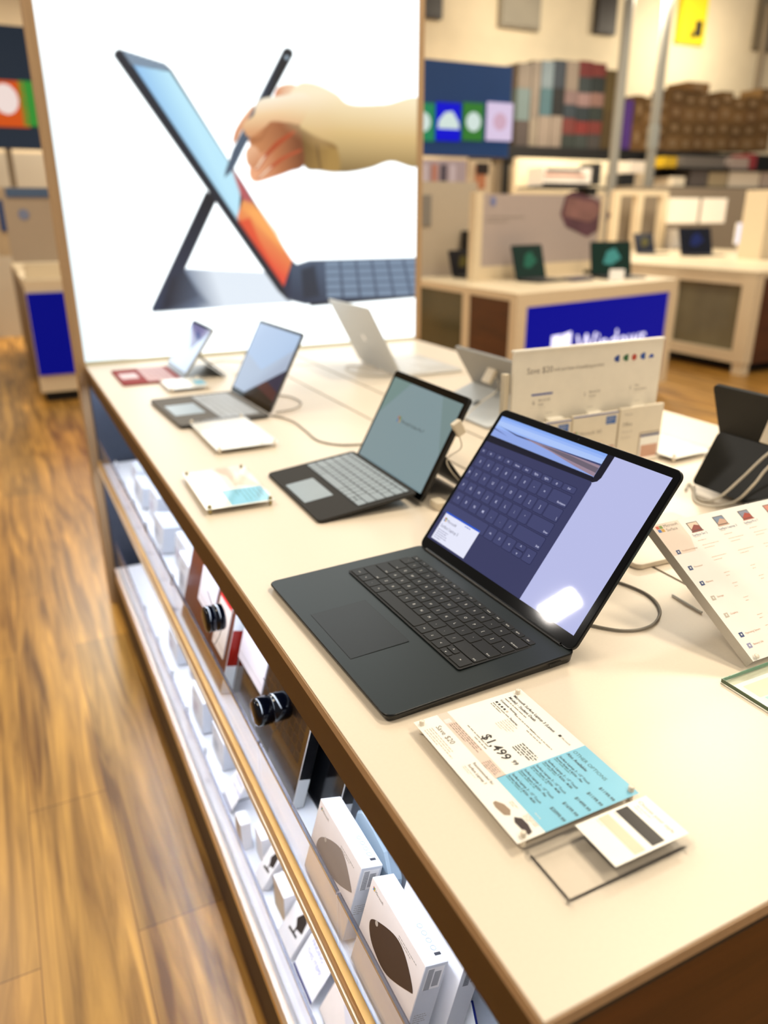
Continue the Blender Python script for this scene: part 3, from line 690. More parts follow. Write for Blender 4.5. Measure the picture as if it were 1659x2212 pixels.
# colour chooser
CS = thing('colour_chooser', 'clear acrylic block holding a "Choose your style" card with black and beige swatches', 'sign', (.071, .56, .0006), -PI/2)
b = MB(); b.rbox(.1965, .2535, -.0065, .1215, 0, .0035, m_acr, .003, .0005)
for (x0, x1, y0, y1) in ((.1965, .1995, -.0065, .1215), (.2505, .2535, -.0065, .1215), (.1995, .2505, -.0065, -.0035), (.1995, .2505, .1185, .1215)):
    b.rbox(x0, x1, y0, y1, .0036, .0095, m_acr, .0008, .0003)
b.rbox(.1965, .2535, -.0065, .1215, .0097, .0118, m_acr, .003, .0004); b.build('acrylic_block', CS)
b = MB(); Z = .0122; b.rect(.1975, .2450, .0445, .1205, Z, m_wpap)
b.rect(.2000, .2420, .0845, .0975, Z+.00015, mat('swatch_black', '#1e1814', .3)); b.rect(.2000, .2424, .0660, .0770, Z+.00015, mat('swatch_beige', '#ead3b8', .4))
b.text('Choose your style', .2005, .1085, Z+.00015, .0052, m_grey); b.lines(.203, .1055, .020, 2, .003, .001, Z+.00015, m_lgrey, 3); b.lines(.2005, .0832, .014, 1, .002, .0009, Z+.00015, m_lgrey, 5)
b.lines(.2005, .0645, .014, 1, .002, .0009, Z+.00015, m_lgrey, 6)
b.build('style_card', CS)

# acrylic blocks on the counter farther back
def block_sign(label, x, y, lx, ly, rz, kind, group=None):
    t_ = thing('acrylic_sign', label, 'sign', (x, y, .0006), -PI/2+rz)
    q = MB(); q.rbox(0, lx, 0, ly, 0, .009, m_acr, .003, .0006); q.rbox(0, lx, 0, ly, .0105, .0135, m_acr, .003, .0004); q.build('acrylic_case', t_)
    q = MB(); z = .0097; q.rect(.001, lx-.001, .001, ly-.001, z, m_wpap)
    if kind == 3:
        q.flat([(.001, ly*.45), (.05, ly*.62), (lx*.55, ly*.62), (.001, ly*.95)], z+.00015, m_pink); q.rect(lx*.60, lx*.97, ly*.38, ly*.97, z+.0002, m_cyan)
        q.flat([(.02, ly*.8), (lx*.6, ly*.97), (.10, ly*.6)], z+.0003, m_blush)
        q.lines(lx*.64, ly*.9, lx*.28, 6, .008, .002, z+.0004, mat('print_teal', '#5d99a4'), 3)
    elif kind == 1: q.rect(lx*.30, lx*.75, ly*.72, ly*.97, z+.00015, m_cyan)
    elif kind == 4: q.flat([(lx*.05, ly*.02), (lx*.55, ly*.02), (lx*.05, ly*.5)], z+.00015, m_cyan)
    else: q.lines(lx*.1, ly*.8, lx*.4, 5, .009, .0015, z+.00015, m_lgrey, 8)
    q.build('printed_sheet', t_)
    for (a, c) in ((.008, .008), (lx-.008, .008), (.008, ly-.008), (lx-.008, ly-.008)):
        s__ = MB().at(Matrix.Translation((a, c, 0))); s__.lathe([(0, .0150), (.0028, .0150), (.0032, .0140), (.0032, .0006)], mat('stud_brass', '#a89a68', .3, .6) if kind == 3 else m_screw, 12); s__.build('stud', t_)
    return t_
block_sign('clear sign block showing turquoise and beige shapes, beside the black tablet keyboard', .030, 1.413, .213, .122, -.03, 3)
block_sign('blank-looking white sign block in front of the grey laptop', .130, 1.805, .270, .138, .0, 2)
block_sign('thin white sign block with a pale blue end, in front of the red keyboard', .165, 2.335, .150, .120, .0, 1)
block_sign('white sign block with a turquoise corner, right of the tall white promotional sign', .935, 1.225, .165, .125, .06, 4)

# tall promotional sign
PR = thing('promotional_sign', 'tall white cardboard sign reading Save $20, standing behind the black laptop lid', 'sign', (.580, 1.13, 0), 0)
m_crd = mat('cream_card', '#f4ecdc', .45)
b = MB(); b.rbox(.006, .366, 0, .007, .0006, .240, m_crd, .002, .0004) if False else b.box(.006, .366, 0, .007, .0006, .240, m_crd)
b.box(.004, .368, -.002, .009, .2401, .244, mat('sign_cap', '#fbf6ea', .3)); b.box(-.006, .0055, .010, .022, .0006, .200, mat('card_side', '#d9cdb6', .5))
b.box(.000, .375, -.030, -.0005, .0006, .006, m_crd)
b.build('sign_board', PR)
b = MB().at(frame((0, -.0003, 0), (1, 0, 0), (0, 0, 1)))
def icon_(x, i, mm_):
    q = MB().at(frame((0, -.0003, 0), (1, 0, 0), (0, 0, 1)))
    if i == 4: q.flat([(x-.007, .206), (x+.007, .206), (x+.006, .211), (x+.001, .214), (x-.004, .211)], 0, mm_)
    elif i == 2: q.flat([(x+.0065*math.cos(a*.785), .2105+.0065*math.sin(a*.785)) for a in range(8)], 0, mm_)
    else: q.flat([(x-.002, .2045), (x+.006, .2045), (x+.006, .2175), (x-.002, .2175), (x-.002, .215), (x-.0065, .215), (x-.0065, .207), (x-.002, .207)], 0, mm_)
    q.build('app_icon', PR)
b.text('Save $20', .035, .199, 0, .0165, m_grey); b.text('with purchase of qualifying product', .097, .2000, 0, .0092, m_grey, sx=.92)
for i, (x, c_) in enumerate(zip((.2485, .271, .2925, .315, .337), ('#2a4a98', '#2c6a40', '#c04838', '#3058a8', '#2850b0'))):
    mm_ = mat('icon'+c_[1:], c_, .4)
    icon_(x, i, mm_)
    if 0: b.flat([(x-.007, .206), (x+.007, .206), (x+.006, .211), (x+.001, .214), (x-.004, .211)], 0, mm_)
    elif 0: b.flat([(x+.0065*math.cos(a*.785), .2105+.0065*math.sin(a*.785)) for a in range(8)], 0, mm_)
    b.lines(x-.004, .2005, .008, 1, .002, .001, 0, m_lgrey, i)
b.rect(.049, .098, .1572, .1605, 0, mat('print_blue', '#2a4da6', .4))
for k, (x, y, t1, t2) in enumerate(((.052, .146, 'Microsoft 365', 'Family'), (.173, .150, 'Microsoft 365', 'Personal'), (.288, .152, 'Office', 'Home & Student'))):
    b.text('1' if k else '6', x, y-.006, 0, .012, m_grey); b.text(t1, x+.014, y, 0, .0048, m_grey, bold=True); b.text(t2, x+.014, y-.008, 0, .0048, m_grey, bold=True)
    b.lines(x+.014, y-.012, .030, 1, .003, .0008, 0, m_lgrey, k); b.lines(x-.003, y-.011, .009, 1, .003, .0008, 0, m_lgrey, k+5)
for x in (.085, .185, .305): b.lines(x, .122, .03, 1, .003, .0011, 0, m_grey, int(x*900))
b.build('printed_text', PR)
for i, x in enumerate((.102, .200, .316)):
    q = MB(); q.rbox(x-.018, x+.018, -.016, -.0003, .104, .112, mat('holder_white', '#f6f0e2', .3), .004, .001) ; q.build('card_clip', PR)
for i, (x0, x1, zt_, lab) in enumerate(((.064, .1405, .1105, 'white software card with a blue top band, left of the three in the promotional sign'),
                                   (.1445, .2575, .1140, 'middle software card reading Microsoft 365, clipped in the tall promotional sign'),
                                   (.2620, .3760, .1165, 'right-hand software card reading Office, clipped in the tall promotional sign'))):
    t_ = thing('software_card', lab, 'card', (.572, 1.134, -.002), 0, 'software cards in the promotional sign')
    q = MB(); q.box(x0, x1, -.0245, -.0175, .0066, zt_, mat('card_stock', '#e9dfcb', .45)); q.build('card_body', t_)
    q = MB().at(frame((0, -.0248, 0), (1, 0, 0), (0, 0, 1)))
    if i < 2:
        q.rect(x0, x1, zt_-.003, zt_-.0002, 0, mat('print_blue', '#2a4da6')); q.rect(x1-.031, x1-.006, zt_-.024, zt_-.008, 0, mat('tag_blue', '#3a6ab4'))
        q.lines(x1-.028, zt_-.011, .02, 3, .004, .0014, .0001, m_white, 4)
        q.rect(x0+.004, x0+.008, .079, .083, 0, mat('lr', '#c84a34')); q.rect(x0+.0085, x0+.0125, .079, .083, 0, mat('lg', '#5a9a3c'))
        q.text('Microsoft 365', x0+.017, .0745, 0, .0100, m_grey)
        q.lines(x0+.05, .058, .05, 1, .003, .0009, 0, m_rose, 6); q.rect(x0+.02, x1-.004, .043, .045, 0, mat('print_maroon', '#a03a34'))
    else:
        q.text('Microsoft', x0+.012, .102, 0, .0050, m_grey); q.text('Office', x0+.008, .080, 0, .0105, m_grey); q.text('Home &', x0+.008, .066, 0, .0080, m_lgrey); q.text('Student', x0+.008, .054, 0, .0080, m_lgrey)
        q.rect(x0+.056, x1-.003, .008, .062, 0, mat('mini_frame', '#b9aa94')); q.rect(x0+.060, x1-.003, .008, .058, .0001, m_wpap); q.rect(x0+.060, x1-.003, .052, .0565, .0002, mat('print_navy', '#2a3270')); q.rect(x0+.064, x1-.005, .008, .034, .0002, m_rose)
    q.build('printed_front', t_)

# slanted comparison sign
CM = thing('comparison_sign', 'slanted white comparison sign with small computer pictures along its top, at the right edge', 'sign', (.448, .467, .0011), 0)
bm = Vector((0, .172, .1)).normalized(); M = frame((0, 0, .010), (1, 0, 0), bm)
b = MB().at(M); b.rbox(0, .345, 0, .199, -.0095, -.0010, m_acr, .002, .0005); b.rbox(0, .345, 0, .199, .0010, .0030, m_acr, .002, .0003)
b.box(-.0004, -.0001, .0, .199, -.0095, .0030, mat('acrylic_flank', '#cfc9bf', .2)); ac = b.build('acrylic_panel', CM)
b = MB().at(M); b.rect(.0005, .3445, .0005, .1985, .0, m_wpap); b.rect(.0008, .048, .170, .198, .0001, m_blush); b.flat([(.0008, .170), (.048, .170), (.040, .150), (.0008, .150)], .0001, m_blush); z = .0002
for c_, i, j in (('#d8623c', 0, 1), ('#7a9c3c', 1, 1), ('#3a70b8', 0, 0), ('#e0a83c', 1, 0)): b.rect(.0075+i*.0055, .0125+i*.0055, .1855+j*.0052, .1900+j*.0052, z, mat('q'+c_[1:], c_, .4))
b.text('Microsoft', .0200, .1915, z, .0062, m_grey); b.text('Surface', .0205, .1850, z, .0062, m_grey)
for i, (x, nm) in enumerate(((.056, 'Surface Go 2'), (.102, 'Surface Laptop 3'), (.148, 'Surface Pro 7'), (.196, 'Surface Pro X'), (.244, 'Surface Book 3'), (.292, 'Surface Studio 2'))):
    c1, c2 = [('#e8d2bc', '#8e3e30'), ('#7e8ea6', '#cfa890'), ('#8a90a4', '#b04432'), ('#d8907c', '#a83a2c'), ('#8a90a4', '#b04432'), ('#a0a8b8', '#c08068')][i]
    b.rect(x, x+.018, .1765, .1905, z, mat('fr', '#5a4c48')); b.rect(x+.001, x+.017, .1775, .1895, z+.0001, mat('c'+c1[1:], c1)); b.flat([(x+.001, .1775), (x+.017, .1775), (x+.017, .1835), (x+.010, .186), (x+.001, .1795)], z+.0002, mat('c'+c2[1:], c2))
    b.rect(x-.001, x+.019, .1748, .1765, z, mat('c'+c2[1:], c2))
    b.text(nm, x-.004, .1695, z, .0048, mat('print_slate', '#7a7a90')); b.lines(x-.003, .1685, .018, 1, .002, .0009, z, m_lgrey, i); b.lines(x-.002, .1625, .026, 1, .002, .0009, z, m_rose, i+9)
    for k, yy in enumerate((.155, .136, .112, .096, .075, .05, .035)): b.lines(x-.001, yy, .030 if k < 2 else .010, 2, .0045, .0009, z, mat('print_peach', '#e6c0a6'), i*9+k)
for k, (yy, nm) in enumerate(((.1535, 'PixelSense Display'), (.1290, 'Processor'), (.1060, 'Memory'), (.0845, 'Storage'), (.0600, 'Graphics'), (.0330, 'Operating System'), (.0185, 'Battery Life'))):
    c_ = mat('icon_navy', '#34487e') if k not in (3, 4, 6) else m_lgrey if k != 6 else mat('icon_lilac', '#9a9ac0')
    b.flat([(.0105, yy-.003), (.0165, yy-.003), (.0172, yy+.003), (.0112, yy+.003)], z, c_); b.rect(.013, .0148, yy-.001, yy+.0012, z+.0001, m_wpap)
    b.text(nm, .020, yy-.001, z, .0034, m_rose)
b.build('printed_sheet', CM)
b = MB()
b.tube([(.058, .170, .001), (.055, .118, .001)], .0016, mat('easel_bright', '#f6f4f0', .2), 8, False); b.box(.053, .30, .0985, .1015, .0, .052, m_acr); b.box(.053, .0565, .1016, .172, .0, .0022, m_acr); b.build('easel_foot', CM)
b = MB().at(M @ Matrix.Translation((.0095, .004, .0031))); b.lathe([(0, .001), (.0028, .0008), (.0032, 0)], m_screw, 14); b.build('stud', ac)

# glass mat
GM = thing('glass_counter_mat', 'green-edged glass pad with a pale blue leaflet under it, at the lower right edge', 'counter mat', (.402, .2555, .0004), 0)
b = MB(); b.box(0, .40, 0, .2095, .0005, .0045, clear('glass_pane', '#f8fcfa', .12)); b.box(0, .40, .2096, .2104, .0005, .0047, mat('glass_edge_green', '#7fae98', .15)); b.box(-.0006, -.0001, 0, .2104, .0005, .0047, mat('glass_edge_dark', '#55694f', .15)); b.build('glass_pane', GM)
b = MB(); b.rect(.004, .39, .004, .200, .0001, mat('leaflet_white', '#f4f8fb', .3)); b.rect(.014, .38, .172, .194, .0002, mat('leaflet_cream', '#f4f2dc', .4)); b.rect(.018, .38, .164, .170, .0002, mat('leaflet_aqua', '#bfe6ee', .4))
b.flat([(.03, .03), (.30, .004), (.36, .10), (.12, .13)], .0002, mat('leaflet_blue', '#a9dcf2', .4)); b.build('leaflet', GM)

# ------------------------------------------------------------------ cords
m_cord = mat('grey_cord', '#8d867a', .45); m_wcord = mat('white_cord', '#d9d2c4', .4)
def cord(label, pts, r, m, cat='cable', extra=None):
    q = MB(); q.tube(pts, r, m, 8); o_ = q.build('cable')
    return tag(o_, label, cat)
g = .0022
cord('grey cord looping on the counter behind the large black laptop', [(.40, .79, g), (.445, .735, g), (.469, .695, g), (.4765, .649, g), (.457, .610, g), (.418, .588, g), (.379, .597, g), (.345, .640, g), (.318, .70, g)], .0019, m_cord)
cord('grey cord running from the grey laptop towards the black tablet', [(.325, 1.805, .004), (.350, 1.785, g), (.368, 1.72, g), (.364, 1.62, g), (.360, 1.54, g), (.385, 1.49, g), (.424, 1.470, g), (.49, 1.455, g)], .0020, m_cord)
cord('thin grey cord curling behind the grey laptop screen', [(.36, 1.83, g), (.415, 1.845, g), (.455, 1.90, g), (.45, 1.99, g), (.40, 2.02, g), (.36, 1.96, g)], .0016, m_cord)
cord('thin pale cord curling behind the silver laptop lid', [(.86, 2.20, g), (.80, 2.33, g), (.76, 2.30, g), (.755, 2.20, g), (.79, 2.13, g), (.84, 2.12, g)], .0016, m_wcord)
cord('pale cord curling behind the small red-keyboard tablet', [(.40, 2.36, g), (.47, 2.42, g), (.50, 2.54, g), (.44, 2.62, g), (.38, 2.60, g)], .0016, m_wcord)
def plug(label, M_, sx, sy, sz, pts):
    t_ = thing('security_sensor', label, 'security sensor', M_, 0)
    q = MB(); q.rbox(-sx/2, sx/2, -sy/2, sy/2, 0, sz, mat('sensor_white', '#dccfb8', .4), .004, .001); q.build('sensor_head', t_)
    q = MB(); o3 = Vector(M_); q.tube([Vector(p)-o3 for p in pts], .0016, m_wcord, 8); q.build('sensor_cord', t_)
plug('small white sensor on the counter plugged beside the black tablet keyboard', (.392, 1.058, .0006), .020, .028, .014,
     [(.400, 1.050, .006), (.425, 1.040, .004), (.455, 1.058, .003), (.470, 1.095, .003), (.480, 1.14, .003)])
t_ = thing('security_sensor', 'small white sensor clipped on the right edge of the black tablet screen', 'security sensor', (.44, 1.08, .12), 0)
p1 = P(988, 925, y=1.078); p2 = P(965, 1000, y=1.08)
q = MB().at(Matrix.Translation(p1-Vector((.44, 1.08, .12))) @ Matrix.Rotation(-(PI/2-TA), 4, 'Y')); q.rbox(-.008, .010, -.0075, .0045, -.013, .013, mat('sensor_white', '#dccfb8'), .003, .001); q.build('sensor_head', t_)
q = MB(); o3 = Vector((.44, 1.08, .12)); q.tube([p1-o3+Vector((.002, -.004, -.012)), p1-o3+Vector((.006, -.004, -.035)), p2-o3, Vector((.045, .02, -.117)), Vector((.09, .05, -.117))], .0013, m_wcord, 8); q.build('sensor_cord', t_)
cord('white cord falling from the silver tablet to the counter beside the black tablet', [tuple(P(*a)) for a in ((1075, 800),)] if False else [P(1066, 800, x=.842), P(1078, 835, x=.852), P(1066, 850, x=.80), P(1040, 868, z=.045), P(1005, 900, z=.012), P(985, 935, z=g), P(975, 960, z=g)], .0018, m_wcord)
t_ = thing('security_sensor', 'pale sensor block stuck on the back of the silver tablet', 'security sensor', tuple(P(1060, 808, x=.838)), 0)
q = MB().at(Matrix.Rotation(.55, 4, 'Y')); q.rbox(-.006, .006, -.018, .018, -.024, .020, mat('sensor_white', '#dccfb8'), .003, .001); q.build('sensor_head', t_)
# two cords over the black tablet
cord('upper white cord crossing the black tablet kickstand at the right edge', [(.84, .93, g), P(1490, 1045, z=g), P(1510, 1078, z=g), P(1550, 1076, z=.012), P(1600, 1035, x=.85), P(1659, 980, x=.86), P(1740, 925, x=.87)], .0024, m_wcord)
cord('lower white cord crossing the black tablet kickstand at the right edge', [P(1500, 1050, z=g), P(1502, 1082, z=g), P(1540, 1094, z=g), P(1590, 1082, z=.010), P(1630, 1045, x=.835), P(1659, 1010, x=.84), P(1730, 950, x=.85)], .0024, m_wcord)
t_ = thing('security_sensor', 'white sensor on the back of the black tablet, at the right edge', 'security sensor', tuple(P(1668, 930, x=.893)), 0)
q = MB().at(Matrix.Rotation(.36, 4, 'Y')); q.rbox(-.005, .005, -.012, .012, -.024, .024, mat('sensor_white', '#dccfb8'), .003, .001); q.build('sensor_head', t_)
# ------------------------------------------------------------------ stock leaning on the shelves
LEAN = math.radians(15)
def lean(xb, y, zb, depth, a=LEAN):
    return frame((xb, y, zb+.001+depth*math.sin(a)), (0, -1, 0), (math.sin(a), 0, math.cos(a)))
m_box = mat('box_white', '#eceaec', .38); m_boxf = mat('box_warm_white', '#e4d9d2', .4); m_bc = mat('barcode_ink', '#3c3c44', .6)
def stock(name, label, M_, w, h, d, group=None, body=None, paint_=None, cat='box', parts=None):
    q = MB().at(M_)
    bm_ = body or m_box
    q.rbox(0, w, 0, h, -d, 0, bm_, .0008, .0003, n=1)
    if paint_: paint_(q, w, h, d)
    o_ = q.build(name); return tag(o_, label, cat, group)
def side(q, M_, w, d): q.at(M_ @ Matrix(((0, 0, 1, w+.0003), (0, 1, 0, 0), (-1, 0, 0, 0), (0, 0, 0, 1)))); return q   # x runs from front to back
def topf(q, M_, h): q.at(M_ @ Matrix(((1, 0, 0, 0), (0, 0, 1, h+.0003), (0, -1, 0, 0), (0, 0, 0, 1)))); return q      # y runs from front to back
m_leafd = mat('print_mouse_brown', '#3e2f29', .35); m_leafg = mat('print_mouse_grey', '#8d8178', .35)
def mouse_face(leaf, mleaf, M_, ht):
    def f(q, w, h, d):
        q.rect(.0006, w-.0006, .0006, h-.0006, .0002, m_boxf)
        pts = [(x, y) for x, y, _ in [Vector((a, b, 0)) for a, b in leaf]]
        Qs = [Vector((a, b, 0)) for a, b in pts]; n_ = len(Qs); O = []
        for i in range(n_):
            a, b, c, e = Qs[i-1], Qs[i], Qs[(i+1) % n_], Qs[(i+2) % n_]
            for j in range(5):
                t = j/5; p = .5*((2*b)+(c-a)*t+(2*a-5*b+4*c-e)*t*t+(3*b-a-3*c+e)*t**3); O.append((p.x, p.y))
        q.flat(O, .0004, mleaf)
        q.at(M_ @ Matrix.Translation((leaf[0][0]+.012, leaf[0][1]+.006, .0006))); q.lathe([(0, 0), (.0032, 0)], mat('print_dot', '#b9ada0', .3), 12); q.at(M_)
        for k, c_ in enumerate(('#c86a4a', '#6a9a3a', '#3a80c8', '#d8a83a')): q.rect(.007+(k % 2)*.0022, .009+(k % 2)*.0022, h-.0085-(k//2)*.0022, h-.0065-(k//2)*.0022, .0004, mat('b'+c_[1:], c_))
        q.text('Microsoft', .0125, h-.0105, .0004, .0050, m_grey); q.lines(w*.58, h-.012, .045, 2, .003, .0012, .0004, m_grey, 3)
        side(q, M_, w, d); m_s = mat('box_side_grey', '#c9cbd0', .4); q.rect(.0004, d-.0004, .0006, h-.0006, .0, m_s)
        q.rect(.004, d-.003, h-.004-.028, h-.004, .0001, m_white)
        for i in range(22): q.rect(.005, .012, h-.006-i*.0012-.0006, h-.006-i*.0012, .0002, m_bc)
        for i in range(16): q.rect(.0135, .0215, h-.010-i*.0012-.0006, h-.010-i*.0012, .0002, m_bc)
        q.lines(.004, .05, .016, 5, .003, .0010, .0001, m_grey, 4)
        topf(q, M_, h)
        for i in range(4):
            cx = w*.62+i*.0095; q.tube([(cx+.003*math.cos(a), .019+.003*math.sin(a), .0001) for a in [k*PI/4 for k in range(9)]], .0003, mat('print_pale_blue', '#9fb4c8'), 4, False)
        q.rect(w*.90, w*.93, .016, .0235, .0001, m_bc); q.at()
    return f
leaf2 = [(.018, .072), (.038, .085), (.067, .096), (.09, .093), (.114, .076), (.108, .068), (.069, .048), (.039, .049), (.022, .058)]
leaf1 = [(.024, .064), (.057, .083), (.084, .087), (.116, .068), (.114, .061), (.074, .044), (.036, .043), (.018, .045)]
M2 = lean(.0085, .584, -.336, .027); stock('mouse_box', 'white box with a dark brown mouse printed on its front, nearest on the upper shelf', M2, .122, .114, .027, 'mouse boxes on the upper shelf', None, mouse_face(leaf2, m_leafd, M2, .1))
M1 = lean(.0085, .734, -.336, .028); stock('mouse_box', 'white box with a grey-brown mouse printed on its front, second on the upper shelf', M1, .126, .104, .028, 'mouse boxes on the upper shelf', None, mouse_face(leaf1, m_leafg, M1, .1))
def bare(M_):
    def f(q, w, h, d):
        side(q, M_, w, d); q.rect(.0004, d-.0004, .0006, h-.0006, .0, mat('box_side_grey', '#c9cbd0'))
        for i in range(22): q.rect(.005, .012, h-.006-i*.0012-.0006, h-.006-i*.0012, .0002, m_bc)
        for i in range(16): q.rect(.0135, .0215, h-.010-i*.0012-.0006, h-.010-i*.0012, .0002, m_bc)
        q.at()
    return f
M3 = lean(.048, .572, -.336, .024); stock('mouse_box', 'plain white box with a barcode end, behind the brown mouse box', M3, .122, .112, .024, 'mouse boxes on the upper shelf', None, bare(M3))
M4 = lean(.082, .705, -.336, .024); stock('mouse_box', 'white box partly seen behind the grey blister pack', M4, .126, .118, .024, 'mouse boxes on the upper shelf', None, bare(M4))
# blister behind the second mouse box
BL = thing('blister_pack', 'blue-grey blister pack with a clear hang tab, behind the second mouse box', 'package', (0.0, 0, 0), 0)
MBp = lean(.044, .70, -.336, .018)
q = MB().at(MBp); q.prism([(0, 0), (.115, 0), (.115, .05), (.105, .085), (.080, .105), (.045, .110), (.012, .110), (0, .10)], -.018, 0, mat('blister_bluegrey', '#8a9aa8', .25), .003); q.build('blister', BL)
q = MB().at(MBp @ Matrix.Translation((.034, .108, -.006))); q.rbox(0, .034, 0, .026, -.0012, 0, mat('hang_tab', '#b9c6dc', .2), .005, .0002); q.rect(.012, .019, .012, .016, .0003, m_bc); q.build('hang_tab', BL)
# keyboard-cover packages
def keypack(label, xb, y1, w, h, d, main, spine, panels, keys=True):
    t_ = thing('keyboard_package', label, 'package', (0, 0, 0), 0, 'keyboard packages on the upper shelf')
    M_ = lean(xb, y1, -.336, d)
    q = MB().at(M_); q.rbox(0, w, 0, h, -d, 0, m_box, .0008, .0003, n=1); q.rect(.002, w-.001, .001, h-.001, .0002, main)
    if keys:
        mk_1 = mat('print_key_dark', '#2a1c12', .3)
        for r_ in range(7):
            for c_ in range(14): q.rect(.04+c_*.019, .0565+c_*.019, .065+r_*.017, .080+r_*.017, .0003, mk_1)
        q.rect(.13, .20, .012, .052, .0003, mk_1)
    side(q, M_, w, d)
    for (a, b, m_) in spine: q.rect(.0004, d-.0004, a, b, .0, m_)
    q.build('package_body', t_)
    for (x0, x1, y0, y1_, m_, top_) in panels:
        q = MB().at(M_); q.box(x0, x1, y0, y1_, .0005, .0022, m_)
        if top_: q.rect(x0, x1, y1_-.010, y1_, .0024, top_)
        q.rect(x0+.006, x0+.012, y1_-.030, y1_-.022, .0024, m_rose); q.text('Surface', x0+.016, y1_-.029, .0024, .008, m_grey); q.lines(x0+.010, y1_-.036, (x1-x0)*.55, 1, .003, .001, .0024, m_lgrey, 2)
        q.box(x0+.002, x1-.002, y0+.014, y0+.0145, .0024, .0025, m_grey)
        q.build('paper_label', t_)
    return t_
m_brown = mat('print_dark_brown', '#37240f', .18, coat=.5, noise=.25, nscale=14); m_burg = mat('print_burgundy', '#5c2a1c', .3, noise=.1, nscale=20)
m_sred = mat('spine_red', '#8c1408', .3); m_sblk = mat('spine_black', '#07080c', .15); m_swht = mat('spine_white', '#dfe3e6', .4); m_lab = mat('label_lavender', '#ece6ee', .45)
keypack('dark brown keyboard package with a white label block, third on the upper shelf', .030, 1.159, .318, .200, .018, m_brown, [(.0, .048, m_swht), (.048, .2, m_sblk)], [(.0, .130, .075, .198, m_lab, None)])
keypack('black keyboard package standing behind the dark brown one', .062, 1.085, .318, .200, .020, m_sblk, [(.0, .05, m_swht), (.05, .2, m_sblk)], [], False)
keypack('burgundy keyboard package with a red-topped white label', .012, 1.492, .324, .200, .020, m_burg, [(.0, .055, m_swht), (.055, .125, m_sred), (.125, .2, m_swht)], [(.232, .305, .058, .162, m_boxf, mat('label_red', '#c8282c')), (.10, .212, .085, .198, m_lab, None)], False)
# round black alarm tags wired onto the packages
def alarm(label, c, L_, r_, tilt):
    t_ = thing('alarm_tag', label, 'security tag', tuple(c), tilt)
    g_ = mat('gloss_black_alarm', '#020308', .1, spec=.35)
    q = MB().at(Matrix.Rotation(PI/2, 4, 'X'))
    h = L_/2; q.lathe([(0, -h), (r_*.7, -h), (r_*.93, -h*.9), (r_, -h*.7), (r_, -h*.14), (r_*.93, -h*.08), (r_*.93, h*.02), (r_, h*.08), (r_, h*.7), (r_*.92, h*.9), (r_*.7, h), (0, h)], g_, 28); q.build('tag_body', t_)
    q = MB(); q.tube([(-r_*.5, -h*.5, -r_*.8), (-.002, -h*.3, -r_*1.6), (.014, 0, -r_*2.6)], .0006, m_black, 5); q.tube([(0, h*.4, -r_*.9), (.010, h*.5, -r_*1.8), (.022, h*.5, -r_*2.8)], .0006, m_black, 5); q.tube([(.002, 0, r_*.9), (.018, 0, r_*1.4), (.030, 0, r_*1.6)], .0006, m_black, 5); q.build('tag_wire', t_)
alarm('glossy black round alarm tag wired to the dark brown package', P(586, 1530, x=.030), .056, .0215, PI/2)
alarm('glossy black round alarm tag wired to the burgundy package', P(462, 1335, x=.004), .034, .0225, PI/2)
# pale things farther along the upper shelf
m_bl = mat('box_blue_white', '#dfe4ee', .4); m_tick = mat('ticket_white', '#fbfbfd', .4)
farbox = [(.03, 1.60, .095, .10, .05, 'white cube-shaped box just beyond the burgundy package'), (.055, 1.76, .13, .085, .05, 'broad pale blue box in the middle of the upper shelf'),
          (.04, 1.95, .12, .07, .05, 'low grey-white box past the middle of the upper shelf'), (.06, 2.13, .12, .085, .05, 'pale box two thirds of the way along the upper shelf'),
          (.05, 2.32, .14, .06, .06, 'flat white box near the far end of the upper shelf'), (.07, 2.50, .12, .05, .06, 'smallest white box at the far end of the upper shelf')]
for i, (xb, y, w, h, d, lab) in enumerate(farbox):
    Mx = lean(xb, y, -.336, d, .12)
    def pf(q, w, h, d, i=i): q.rect(w*.1, w*.5, h*.3, h*.6, .0003, mat('pf%d' % (i % 2), ('#b4bccb', '#c5c0d0')[i % 2])); q.lines(w*.15, h*.85, w*.6, 2, .008, .003, .0003, m_grey, i)
    stock('accessory_box', lab, Mx, w, h, d, 'pale accessory boxes on the upper shelf', m_bl, pf)
tk = [(.010, 1.53, 'upright white price ticket beside the burgundy package'), (.016, 1.69, 'upright white price ticket before the broad pale blue box'), (.012, 1.86, 'upright white ticket past the middle of the upper shelf'), (.014, 2.05, 'upright white ticket well along the upper shelf'), (.012, 2.22, 'upright white ticket near the far end of the upper shelf'), (.020, 2.42, 'last upright ticket at the far end of the upper shelf')]
def ticket(lab, x, y, z0, hgt, grp):
    t_ = thing('price_ticket', lab, 'price tag', (x, y, z0), -.5, grp)
    q = MB(); q.box(-.012, .012, -.006, .006, 0, .0015, m_clear); q.box(-.0012, .0012, -.010, .010, .0016, hgt, m_clear); q.build('ticket_stand', t_)
    q = MB(); q.at(Matrix.Translation((-.0016, 0, hgt-.002)) @ Matrix.Rotation(PI/4, 4, 'X')); q.box(-.001, 0, -.013, .013, -.013, .013, m_tick); q.build('ticket_card', t_)
for x, y, lab in tk: ticket(lab, x, y, -.3355, .075, 'price tickets on the upper shelf')

